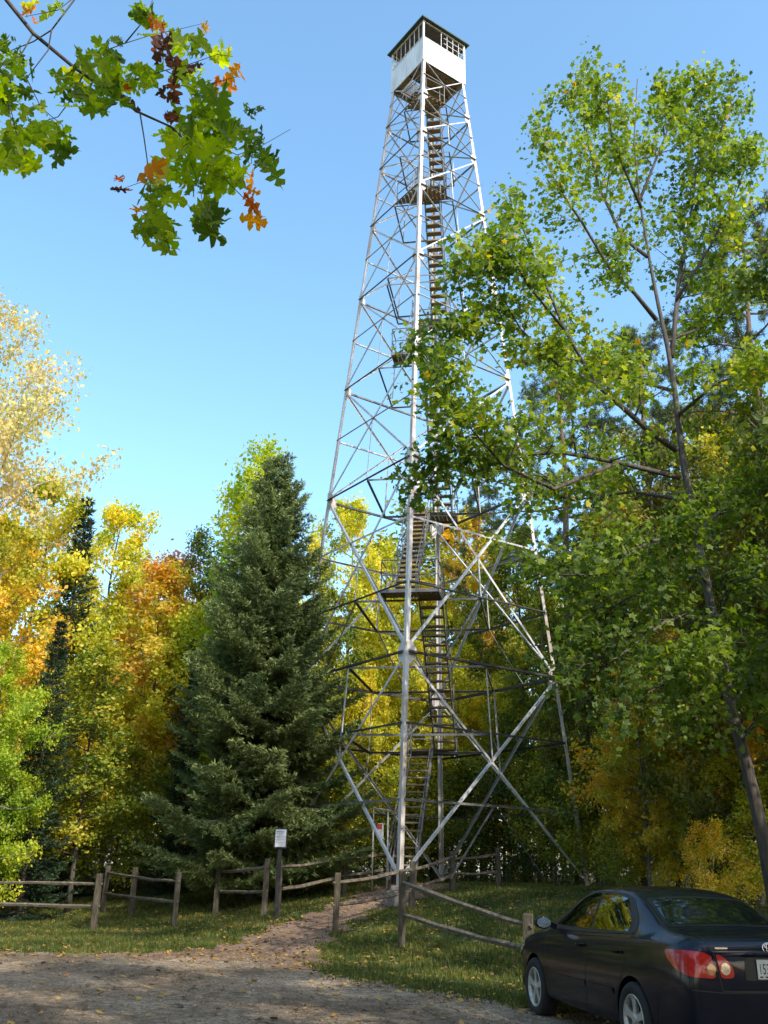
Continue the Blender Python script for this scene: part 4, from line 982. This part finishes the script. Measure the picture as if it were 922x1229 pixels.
def fence(runs, posts, label, hs=(.56, 1.06)):
    c = PX[posts[0]]; root = empty('split_rail_fence', (c[0], c[1], Gf(c[0], c[1]))); off = root.location; r = random.Random(len(posts) * 7 + len(label))
    for k in posts:
        x, y, h = PX[k]; h *= .94; z = Gf(x, y); mb = MB(); w_ = .070 * r.uniform(.92, 1.12); tilt = Vector((r.uniform(-.03, .03), r.uniform(-.03, .03), 0))
        sec = [(w_ * sx * r.uniform(.9, 1.08), w_ * sy * r.uniform(.9, 1.08)) for sx, sy in ((-1, -.8), (-.7, -1), (.8, -1), (1, -.7), (1, .8), (.7, 1), (-.8, 1), (-1, .7))]
        th = r.uniform(-.3, .3); p0 = Vector((x, y, z - .3)) - off; p1 = Vector((x, y, z + h)) + tilt - off; a = Vector((math.cos(th), math.sin(th), 0)); b = Vector((-math.sin(th), math.cos(th), 0))
        n = len(sec); lv = [p0, p0.lerp(p1, .5) + Vector((r.uniform(-.008, .008), 0, 0)), p1 - Vector((0, 0, .02)), p1]; sc = [1.03, 1, 1, .86]
        vs = [L0 + a * sx * s_ + b * sy * s_ for L0, s_ in zip(lv, sc) for sx, sy in sec]
        fs = [(i * n + j, i * n + (j + 1) % n, (i + 1) * n + (j + 1) % n, (i + 1) * n + j) for i in range(3) for j in range(n)] + [tuple(range(3 * n, 4 * n))]
        mb.add(vs, fs); mb.build('post', FENCED, root)
    for a, b in runs:
        xa, ya, ha = PX[a]; xb, yb, hb = PX[b]
        for h in hs:
            mb = MB(); o_ = r.uniform(-.03, .03)
            pa = Vector((xa, ya, Gf(xa, ya) + h * ha / 1.35 + o_)) - off; pb = Vector((xb, yb, Gf(xb, yb) + h * hb / 1.35 - o_)) - off
            d = (pb - pa).normalized() * .10; fence_rail(mb, pa - d, pb + d, r); mb.build('rail', FENCEW, root)
    tag(root, label, 'fence', 'weathered split-rail fences')
fence([('p0', 'p1')], ['p0', 'p1'], 'split-rail fence running off to the left edge beside the gravel')
fence([('p2', 'p4')], ['p2', 'p3', 'p4'], 'short angled split-rail fence across the grass left of the path')
fence([('p5', 'p6')], ['p5', 'p6'], 'split-rail fence below the big spruce, ending at the path')
fence([('p7', 'p9'), ('p9', 'p16')], ['p7', 'p9', 'p16'], 'split-rail fence climbing from the sign post to the tower front leg')
fence([('p8', 'p11'), ('p11', 'p12'), ('p12', 'p13')], ['p8', 'p11', 'p12', 'p13'], 'split-rail fence on the right side of the red path, turning back under the tower')
fence([('p10', 'p14')], ['p10', 'p14'], 'nearest split-rail fence leading down behind the parked car')

# sign on its post by the gate
sx_, sy_ = P(334, 1060, 25.1).xy
sg = empty('notice_sign', (sx_, sy_, Gf(sx_, sy_)), .05)
top = P(334, 995, 25.1).z - sg.location.z
b_ = MB(); b_.box((0, 0, top / 2 - .05), (.10, .09, top - .02)); b_.build('post', BLACKM, sg, bevel=.008)
b_ = MB(); b_.box((0, -.06, top - .22), (.33, .03, .49)); b_.build('board', BLACKM, sg, bevel=.006)
b_ = MB(); b_.box((0, -.079, top - .22), (.27, .006, .42)); pn = b_.build('panel', SIGNW, sg)
b_ = MB()
for i in range(9): b_.box((-.01 + .008 * math.sin(i * 5), -.083, top - .07 - i * .036), (.20 + .03 * math.sin(i * 3), .002, .007 if i else .02))
b_.build('print', SIGNT, pn)
tag(sg, 'white notice panel on a tall black post at the path gate', 'sign')

# stair-foot handrail with a small red and white notice
hx = P(456, 1030, 28.0); hr = empty('metal_handrail', (hx.x, hx.y, Gf(hx.x, hx.y)), -.35)
b_ = MB(); zt = P(456, 970, 28.0).z - hr.location.z
for x in (-.22, .22):
    b_.tube([(x, 0, -.1), (x, 0, zt - .05 * (x > 0))], .022, 8); b_.tube([(x * 1.0, 1.3, -.1), (x, 1.3, zt - .15)], .02, 8); b_.tube([(x, 0, zt - .05 * (x > 0)), (x, 1.3, zt - .15)], .02, 8)
b_.tube([(-.22, 0, zt), (.22, 0, zt - .05)], .022, 8); b_.build('frame', STEEL, hr, smooth=True)
b_ = MB(); b_.box((.02, -.035, zt - .62), (.17, .012, .42)); s_ = b_.build('notice', WHITE, hr)
b_ = MB(); b_.box((-.01, -.045, zt - .50), (.15, .006, .14)); b_.build('notice_band', REDS, s_)
tag(hr, 'tubular metal handrail with a small red and white notice left of the tower front leg', 'handrail')

# picnic table among the trees on the left
tx = P(-6, 1080, 31); tb = empty('picnic_table', (tx.x, tx.y, Gf(tx.x, tx.y)), .1)
b_ = MB()
for i in range(5): b_.box((0, -.3 + i * .15, .74), (1.9, .14, .04))
b_.build('tabletop', TABLEW, tb)
for s in (-1, 1):
    b_ = MB()
    for i in range(2): b_.box((0, s * (.62 + i * .14), .44), (1.9, .13, .04))
    b_.build('bench', TABLEW, tb)
for s in (-1, 1):
    b_ = MB(); x = s * .65
    b_.bar((x, -.25, .71), (x, -.62, 0), .09, .04, up=(1, 0, 0)); b_.bar((x, .25, .71), (x, .62, 0), .09, .04, up=(1, 0, 0)); b_.bar((x + .05, -.78, .40), (x + .05, .78, .40), .04, .09); b_.build('leg_frame', TABLEW, tb)
tag(tb, 'reddish wooden picnic table behind the fence at the left edge', 'table')

# ------------------------------------------------------------------ the parked car (x forward, y to its left side)
def build_car():
    root = empty('parked_car', (3.013, 11.219, .0), math.radians(101.56))
    # x, underside z, half width, z of widest line, belt z, roof rail y, rail z, centre-top z
    ST = [(-2.285, .36, .66, .52, .80, .50, .86, .88), (-2.265, .27, .76, .52, .88, .60, .95, .97), (-2.20, .22, .805, .54, .96, .64, 1.045, 1.065), (-2.05, .20, .83, .56, 1.0, .66, 1.075, 1.095), (-1.85, .20, .842, .58, 1.01, .67, 1.085, 1.105),
          (-1.66, .20, .848, .60, 1.01, .665, 1.10, 1.125), (-1.40, .20, .85, .60, 1.005, .63, 1.20, 1.235), (-1.12, .19, .85, .60, .995, .595, 1.315, 1.36), (-.85, .19, .85, .60, .985, .58, 1.385, 1.44), (-.5, .18, .85, .60, .975, .575, 1.415, 1.472),
          (-.1, .18, .85, .60, .965, .575, 1.415, 1.472), (.25, .18, .85, .60, .955, .585, 1.375, 1.435), (.6, .18, .85, .60, .945, .62, 1.24, 1.30), (.95, .18, .85, .60, .935, .67, 1.075, 1.13), (1.12, .18, .85, .60, .925, .70, .985, 1.03),
          (1.35, .19, .845, .60, .90, .69, .945, .985), (1.7, .20, .83, .58, .85, .66, .89, .93), (2.0, .20, .79, .56, .77, .60, .81, .85), (2.17, .21, .70, .52, .68, .52, .715, .74), (2.245, .27, .58, .48, .60, .44, .62, .64), (2.26, .36, .50, .46, .54, .40, .56, .57)]
    V = []; n = 12
    for x, zb, w_, zw, zbelt, yr, zr, zt in ST:
        pr = [(0, zb), (w_ * .75, zb), (w_ * .955, zb + .03), (w_ * .985, zb + .14), (w_, zw), (w_ * .992, (zw + zbelt) / 2 + .02), (w_ * .955, zbelt - .03), (w_ * .925, zbelt + .005),
              (yr, zr), (yr * .86, zr + (zt - zr) * .55), (yr * .45, zt - .008), (0, zt)]
        full = pr + [(-a, b) for a, b in pr[-2:0:-1]]
        V += [(x, a, b) for a, b in full]
    m = 22
    F = [(i * m + j, i * m + (j + 1) % m, (i + 1) * m + (j + 1) % m, (i + 1) * m + j) for i in range(len(ST) - 1) for j in range(m)]
    F += [tuple(range(m))[::-1], tuple(range((len(ST) - 1) * m, len(ST) * m))]
    me = bpy.data.meshes.new('body'); me.from_pydata(V, [], F); me.update()
    bm = bmesh.new(); bm.from_mesh(me); bmesh.ops.recalc_face_normals(bm, faces=bm.faces)
    cr_ = bm.edges.layers.float.new('crease_edge')
    for e in bm.edges:
        a, b = e.verts[0].index, e.verts[1].index; ja, jb = a % m, b % m
        if ja == jb and ja in (7, 15): e[cr_] = .55
        if ja == jb and ja in (8, 14): e[cr_] = .3
        if ja == jb and ja in (4, 18): e[cr_] = .15
    bm.to_mesh(me); bm.free()
    tmp = bpy.data.objects.new('tmp', me); C.objects.link(tmp)
    sb = tmp.modifiers.new('s', 'SUBSURF'); sb.levels = sb.render_levels = 3
    cutters = []
    for wx in (1.33, -1.27):
        for s in (-1, 1):
            mb = MB(); mb.tube([(wx, s * .55, .315), (wx, s * 1.1, .315)], .365, 40)
            c = bpy.data.objects.new('cut', mb.mesh('cut', RUBBER)); C.objects.link(c); cutters.append(c)
            bo = tmp.modifiers.new('b', 'BOOLEAN'); bo.object = c; bo.operation = 'DIFFERENCE'; bo.solver = 'EXACT'
    bpy.context.view_layer.update()
    dg = bpy.context.evaluated_depsgraph_get()
    bme = bpy.data.meshes.new_from_object(tmp.evaluated_get(dg)); 
    sb_only = tmp.modifiers[:]
    for mo in sb_only[1:]: tmp.modifiers.remove(mo)
    bpy.context.view_layer.update(); dg = bpy.context.evaluated_depsgraph_get()
    fullm = bpy.data.meshes.new_from_object(tmp.evaluated_get(dg))
    bvh = BVHTree.FromPolygons([v.co.copy() for v in fullm.vertices], [tuple(p.vertices) for p in fullm.polygons])
    bpy.data.objects.remove(tmp)
    for c in cutters: bpy.data.objects.remove(c)
    bme.materials.clear(); bme.materials.append(PAINT)
    bme.polygons.foreach_set('use_smooth', [abs(p.normal.z) < 2 for p in bme.polygons])
    bb = bmesh.new(); bb.from_mesh(bme)
    for e in bb.edges:
        if len(e.link_faces) == 2 and e.calc_face_angle(0) > .6: e.smooth = False
    bb.to_mesh(bme); bb.free()
    body = link('body', bme, root)
    def proj(o, d):
        h = bvh.ray_cast(Vector(o), Vector(d)); return h[0], h[1]
    def patch(name, outline, mode, mat, parent, off=.004, smooth=True, sgn=1, res=.03, thick=0):
        """outline polygon laid on the body; mode 'side': (x,z), 'rear': (y,z), 'top': (x,y), 'front': (y,z)"""
        bm = bmesh.new(); vs = [bm.verts.new((a, b, 0)) for a, b in outline]; f = bm.faces.new(vs)
        xs = [a for a, b in outline]; ys = [b for a, b in outline]
        for ax, lo, hi in ((0, min(xs), max(xs)), (1, min(ys), max(ys))):
            k = int((hi - lo) / res)
            for i in range(1, k + 1):
                pl = [0, 0, 0]; pl[ax] = lo + (hi - lo) * i / (k + 1); no = [0, 0, 0]; no[ax] = 1
                bmesh.ops.bisect_plane(bm, geom=bm.verts[:] + bm.edges[:] + bm.faces[:], plane_co=pl, plane_no=no)
        bmesh.ops.triangulate(bm, faces=[f for f in bm.faces if len(f.verts) > 4])
        bad = []
        for v in bm.verts:
            a, b = v.co.x, v.co.y
            if mode == 'side': h = proj((a, 3 * sgn, b), (0, -sgn, 0))
            elif mode == 'rear': h = proj((-4, a, b), (1, 0, 0))
            elif mode == 'corner':
                q = .7071; h = proj((a * q - 4 * q, sgn * (a * q + 4 * q), b), (q, -sgn * q, 0))
            elif mode == 'front': h = proj((4, a, b), (-1, 0, 0))
            else: h = proj((a, b, 3), (0, 0, -1))
            if h[0] is None: bad.append(v); continue
            if mode == 'corner': v.co = h[0] + h[1] * off * (1 if h[1].dot(Vector((-1, sgn, 0))) > 0 else -1); continue
            v.co = h[0] + h[1] * off * (1 if h[1].dot(Vector((a, 3 * sgn, b)) - h[0] if mode == 'side' else Vector((-4 if mode == 'rear' else (4 if mode == 'front' else 0), 0, 0 if mode != 'top' else 4)) - h[0]) > 0 else -1)
        if bad: bmesh.ops.delete(bm, geom=bad, context='VERTS')
        if thick:
            ret = bmesh.ops.extrude_face_region(bm, geom=bm.faces[:])
        m_ = bpy.data.meshes.new(name); bmesh.ops.recalc_face_normals(bm, faces=bm.faces); bm.to_mesh(m_); bm.free()
        if smooth: m_.polygons.foreach_set('use_smooth', [True] * len(m_.polygons))
        m_.materials.append(mat); return link(name, m_, parent)
    def rnd_poly(pts, r=.04, k=4):
        out = []; n_ = len(pts)
        for i in range(n_):
            p = Vector(pts[i]).to_2d() if len(pts[i]) > 2 else Vector((pts[i][0], pts[i][1])); a = Vector(pts[i - 1]); b = Vector(pts[(i + 1) % n_])
            da = (a - p); db = (b - p); ra = min(r, da.length * .45); rb = min(r, db.length * .45); pa = p + da.normalized() * ra; pb = p + db.normalized() * rb
            for j in range(k + 1):
                t = j / k; out.append(tuple(pa * (1 - t) ** 2 + p * 2 * t * (1 - t) + pb * t * t))
        return out
    def ring(pts, wd):
        """strip of width wd inside a closed outline, as list of quads"""
        n_ = len(pts); c = Vector((sum(p[0] for p in pts) / n_, sum(p[1] for p in pts) / n_)); out = []
        for i in range(n_):
            out.append((pts[i], pts[(i + 1) % n_]))
        return out
    def line(name, pts, mode, mat, parent, wd=.007, off=.0025, sgn=1):
        """thin strip along a polyline on the body (panel gaps, seals)"""
        bm = bmesh.new(); dense = []
        for a, b in zip(pts[:-1], pts[1:]):
            a = Vector(a); b = Vector(b); k = max(1, int((b - a).length / .03))
            dense += [a.lerp(b, i / k) for i in range(k)]
        dense.append(Vector(pts[-1])); L = []; Rr = []
        for i, p in enumerate(dense):
            d = (dense[min(i + 1, len(dense) - 1)] - dense[max(i - 1, 0)]).normalized(); nn = Vector((-d.y, d.x)) * wd / 2
            for lst, q in ((L, p + nn), (Rr, p - nn)):
                a, b = q.x, q.y
                h = proj((a, 3 * sgn, b), (0, -sgn, 0)) if mode == 'side' else (proj((-4, a, b), (1, 0, 0)) if mode == 'rear' else proj((a, b, 3), (0, 0, -1)))
                if h[0] is None: lst.append(None); continue
                away = Vector((0, sgn, 0)) if mode == 'side' else (Vector((-1, 0, 0)) if mode == 'rear' else Vector((0, 0, 1)))
                nrm = h[1] if h[1].dot(away) > 0 else -h[1]; lst.append(bm.verts.new(h[0] + nrm * off))
        for i in range(len(dense) - 1):
            q = [L[i], L[i + 1], Rr[i + 1], Rr[i]]
            if None not in q: bm.faces.new(q)
        m_ = bpy.data.meshes.new(name); bm.to_mesh(m_); bm.free(); m_.materials.append(mat); m_.polygons.foreach_set('use_smooth', [True] * len(m_.polygons)); return link(name, m_, parent)
    for sg in (1, -1):
        # dark door-frame surround then the two panes
        sur = rnd_poly([(.93, .985), (.28, 1.345), (.02, 1.402), (-.50, 1.408), (-.92, 1.36), (-1.20, 1.16), (-1.26, 1.045), (-.3, 1.005)], .06)
        s_ = patch('window_surround', sur, 'side', RUBBER, root, .003, sgn=sg)
        patch('door_window', rnd_poly([(.80, 1.025), (.25, 1.325), (0.02, 1.378), (-.155, 1.385), (-.185, 1.03)], .025), 'side', GLASS, root, .006, sgn=sg)
        patch('door_window', rnd_poly([(-.245, 1.032), (-.225, 1.385), (-.50, 1.383), (-.83, 1.345), (-1.06, 1.15), (-1.10, 1.065), (-1.06, 1.05)], .03), 'side', GLASS, root, .006, sgn=sg)
        # doors as panels defined by their gaps
        line('door_gap', [(.93, .96), (.96, .80), (.93, .40), (.86, .27), (-.12, .27), (-.20, .45), (-.21, .99)], 'side', RUBBER, root, sgn=sg)
        line('door_gap', [(-.21, .27), (-.75, .27), (-.84, .34), (-.93, .52), (-1.08, .68), (-1.14, .85), (-1.18, 1.03)], 'side', RUBBER, root, sgn=sg)
        line('belt_moulding', [(.88, .985), (-.3, 1.008), (-1.2, 1.048)], 'side', RUBBER, root, wd=.022, off=.007, sgn=sg)
        line('side_moulding', [(.86, .50), (-.18, .505)], 'side', PAINT, root, wd=.05, off=.012, sgn=sg)
        line('side_moulding', [(-.23, .505), (-.86, .51)], 'side', PAINT, root, wd=.05, off=.012, sgn=sg)
        line('bumper_gap', [(-1.70, .36), (-1.80, .60), (-2.05, .68), (-2.20, .69)], 'side', RUBBER, root, sgn=sg)
        for hx_ in (-.08, -.98):
            y_ = proj((hx_, 3 * sg, .86), (0, -sg, 0))[0].y; hb = MB()
            hb.tube([(hx_ + .1, y_ - .005 * sg, .865), (hx_ + .085, y_ + .035 * sg, .867), (hx_ - .07, y_ + .035 * sg, .873), (hx_ - .10, y_ - .005 * sg, .875)], [.012, .013, .013, .012], 8)
            hb.build('door_handle', PAINT, root, smooth=True)
        # mirror
        mo = link('mirror', None, root) if False else None
        bmh = bmesh.new(); bmesh.ops.create_uvsphere(bmh, u_segments=20, v_segments=12, radius=1)
        for v in bmh.verts:
            x, y, z = v.co; x = max(x, -.35); v.co = Vector((.70 + x * .085, sg * (.955 + y * .10), 1.045 + z * .068))
        m_ = bpy.data.meshes.new('mirror'); bmh.to_mesh(m_); bmh.free(); m_.materials.append(PAINT); m_.polygons.foreach_set('use_smooth', [True] * len(m_.polygons)); mi = link('mirror', m_, root)
        a_ = MB(); a_.bar((.70, sg * .80, 1.0), (.69, sg * .88, 1.03), .06, .05); a_.build('mirror_arm', PAINT, mi)
        gl = MB(); gl.prism([(.085 * math.cos(t * PI / 8), .055 * math.sin(t * PI / 8)) for t in range(16)], (.668, sg * .955, 1.045), (.664, sg * .955, 1.045), (0, 1, 0), (0, 0, 1)); gl.build('mirror_glass', CHROME, mi)
        # tail lamp wraps the corner: outer piece on the wing, inner piece on the boot lid
        O = rnd_poly([(sg * .845, .965), (sg * .60, .975), (sg * .535, .96), (sg * .505, .80), (sg * .60, .765), (sg * .79, .80), (sg * .84, .86)], .035)
        O = [(a, b) for a, b in O]
        def lamp(name, outline, mat, off=.010): return patch(name, outline, 'rear', mat, root, off, res=.012)
        lo = patch('tail_lamp', rnd_poly([(-1.205, .925), (-1.15, .955), (-.98, .965), (-.775, .955), (-.80, .90), (-.90, .815), (-1.05, .765), (-1.225, .755)], .03), 'corner', REDLENS, root, .009, sgn=sg, res=.012)
        li = lamp('tail_lamp', rnd_poly([(sg * .528, .945), (sg * .46, .925), (sg * .39, .86), (sg * .368, .785), (sg * .39, .758), (sg * .498, .758)], .03), REDLENS)
        def disc(cy_, cz_, r, mat, par, nm):
            patch(nm, [(cy_ + r * math.cos(t * PI / 10), cz_ + r * 1.05 * math.sin(t * PI / 10)) for t in range(20)], 'rear', mat, par, .014, res=.02)
        disc(sg * .452, .83, .045, CLEARLENS, li, 'reversing_lens'); disc(sg * .585, .825, .042, AMBER, lo, 'indicator_lens')
        # head lamps
        patch('head_lamp', rnd_poly([(2.02, .74), (1.78, .80), (1.72, .74), (1.95, .62), (2.12, .60)], .03), 'side', CLEARLENS, root, .006, sgn=sg)
        patch('head_lamp', rnd_poly([(sg * .66, .72), (sg * .42, .68), (sg * .40, .60), (sg * .62, .58)], .03), 'front', CLEARLENS, root, .006)
    # glass front and rear
    rw = rnd_poly([(-1.60, -.575), (-1.08, -.50), (-1.08, .50), (-1.60, .575)], .06)
    rws = rnd_poly([(-1.645, -.61), (-1.035, -.53), (-1.035, .53), (-1.645, .61)], .07)
    patch('window_surround', rws, 'top', RUBBER, root, .003); patch('rear_window', rw, 'top', GLASS, root, .006)
    patch('window_surround', rnd_poly([(1.10, -.66), (.30, -.54), (.30, .54), (1.10, .66)], .06), 'top', RUBBER, root, .003)
    patch('windscreen', rnd_poly([(1.06, -.63), (.34, -.51), (.34, .51), (1.06, .63)], .06), 'top', GLASS, root, .006)
    # boot lid gaps, bumper line, plate recess, grille
    line('boot_gap', [(.56, 1.03), (.535, .95), (.507, .76), (.49, .66), (.40, .655), (-.40, .655), (-.49, .66), (-.507, .76), (-.535, .95), (-.56, 1.03)], 'rear', RUBBER, root, wd=.008)
    line('boot_gap', [(-2.2, .56), (-1.75, .60), (-1.69, .50), (-1.67, 0), (-1.69, -.50), (-1.75, -.60), (-2.2, -.56)], 'top', RUBBER, root, wd=.008)
    line('bumper_gap', [(.76, .665), (.49, .645), (-.49, .645), (-.76, .665)], 'rear', RUBBER, root, wd=.008)
    line('bumper_strip', [(.70, .555), (.2, .55), (-.2, .55), (-.70, .555)], 'rear', PAINT, root, wd=.045, off=.012)
    patch('plate_recess', rnd_poly([(-.27, .74), (.27, .74), (.25, .915), (-.25, .915)], .03), 'rear', RUBBER, root, .004)
    g_ = MB(); g_.tube([(-2.285, -.27, .935), (-2.305, -.2, .95), (-2.31, 0, .953), (-2.305, .2, .95), (-2.285, .27, .935)], [.012, .02, .022, .02, .012], 8); g_.build('plate_garnish', PAINT, root, smooth=True)
    xr = min(proj((-4, 0, .82), (1, 0, 0))[0].x, proj((-4, .15, .76), (1, 0, 0))[0].x) - .012
    b_ = MB(); b_.box((xr, 0, .828), (.008, .305, .155)); pl = b_.build('number_plate', PLATE, root, bevel=.003)
    fc = bpy.data.curves.new('t', 'FONT'); fc.body = '153'; fc.size = .118; fc.extrude = .001
    fo = bpy.data.objects.new('t', fc); C.objects.link(fo); bpy.context.view_layer.update()
    tmx = bpy.data.meshes.new_from_object(fo.evaluated_get(bpy.context.evaluated_depsgraph_get())); bpy.data.objects.remove(fo)
    for v in tmx.vertices: v.co = Vector((xr - .006, .142 - v.co.x * .62, .79 + v.co.y))
    tmx.materials.clear(); tmx.materials.append(INK); link('plate_number', tmx, pl)
    b_ = MB()
    for yy, ww in ((.12, .03), (.06, .045), (-.02, .03), (-.09, .05)): b_.box((xr - .005, yy, .768), (.002, ww, .012))
    b_.build('plate_mark', INK, pl)
    e_ = MB()   # round badge of crossed ovals, and a small chrome badge
    xe = proj((-4, 0, .99), (1, 0, 0))[0].x - .012
    for ry, rz_, cz_ in ((.058, .04, 0), (.021, .038, 0), (.040, .016, .018)): e_.tube([(xe, ry * math.cos(t * PI / 12), 1.0 - .005 + cz_ * .8 + rz_ * math.sin(t * PI / 12)) for t in range(25)], .006, 6, False)
    e_.build('badge', CHROME, root, smooth=True)
    xb = proj((-4, .45, .99), (1, 0, 0))[0].x - .004
    b_ = MB(); b_.box((xb, .45, .99), (.006, .12, .014)); b_.build('name_badge', CHROME, root)
    patch('grille', rnd_poly([(-.36, .60), (.36, .60), (.32, .53), (-.32, .53)], .03), 'front', BLACKM, root, .004)
    # wheels
    def wheel(x, s):
        w_ = empty('wheel', (x, s * .76, .315)); w_.parent = root
        def lathe(name, prof, mat, seg=40):
            vs = []; k = len(prof)
            for i in range(seg):
                t = 2 * PI * i / seg
                for r, y in prof: vs.append((r * math.cos(t), s * y, r * math.sin(t)))
            fs = [(i * k + j, i * k + (j + 1), ((i + 1) % seg) * k + j + 1, ((i + 1) % seg) * k + j) for i in range(seg) for j in range(k - 1)]
            mb = MB(); mb.add(vs, fs); return mb.build(name, mat, w_, smooth=True)
        lathe('tyre', [(.205, -.09), (.26, -.105), (.300, -.095), (.315, -.07), (.318, 0), (.315, .07), (.300, .092), (.26, .102), (.215, .09), (.205, .08)], TYRE)
        lathe('rim', [(.212, .088), (.205, .094), (.196, .088), (.188, .05), (.182, -.06)], RIMM)
        lathe('brake_drum', [(.182, -.05), (.12, -.045), (.0, -.045)], BLACKM)
        sp = MB()
        for i in range(5):
            t = 2 * PI * i / 5 + .3; d = Vector((math.cos(t), 0, math.sin(t))); q = Vector((-math.sin(t), 0, math.cos(t)))
            pts = [d * .03 - q * .034, d * .10 - q * .030, d * .165 - q * .040, d * .194 - q * .062, d * .200, d * .194 + q * .062, d * .165 + q * .040, d * .10 + q * .030, d * .03 + q * .034]
            dep = [.075, .073, .076, .084, .086, .084, .076, .073, .075]
            top = [p + Vector((0, s * h, 0)) for p, h in zip(pts, dep)]; bot = [p * 1.0 + Vector((0, s * (h - .03), 0)) for p, h in zip(pts, dep)]
            n_ = len(pts); sp.add(top + bot, [tuple(range(n_)), tuple(range(2 * n_ - 1, n_ - 1, -1))] + [(i_, (i_ + 1) % n_, n_ + (i_ + 1) % n_, n_ + i_) for i_ in range(n_)])
        sp.build('spoke', RIMM, w_)
        hb = MB(); hb.tube([(0, s * .03, 0), (0, s * .08, 0), (0, s * .086, 0)], [.045, .042, .03], 20); hb.build('hub_cap', RIMM, w_)
        return w_
    for x in (1.33, -1.27):
        for s in (1, -1): wheel(x, s)
    # inner wheel arches (liners) 
    for x in (1.33, -1.27):
        for s in (1, -1):
            mb = MB(); seg = 24; vs = []
            for i in range(seg + 1):
                t = PI * (-.12 + 1.24 * i / seg)
                for y in (.50, .80): vs.append((x + .368 * math.cos(t), s * y, .315 + .368 * math.sin(t)))
            mb.add(vs, [(2 * i, 2 * i + 1, 2 * i + 3, 2 * i + 2) for i in range(seg)]); mb.build('arch_liner', RUBBER, root)
    b_ = MB(); b_.tube([(.6, .25, 1.43), (.4, .25, 1.5), (.1, .25, 1.49)], .001, 3) if False else None
    ex = MB(); ex.tube([(-2.18, -.45, .26), (-2.31, -.45, .25)], .03, 12); ex.build('exhaust_pipe', BLACKM, root)
    tag(root, 'dark blue four-door saloon car parked on the gravel, seen from behind', 'car')
build_car()
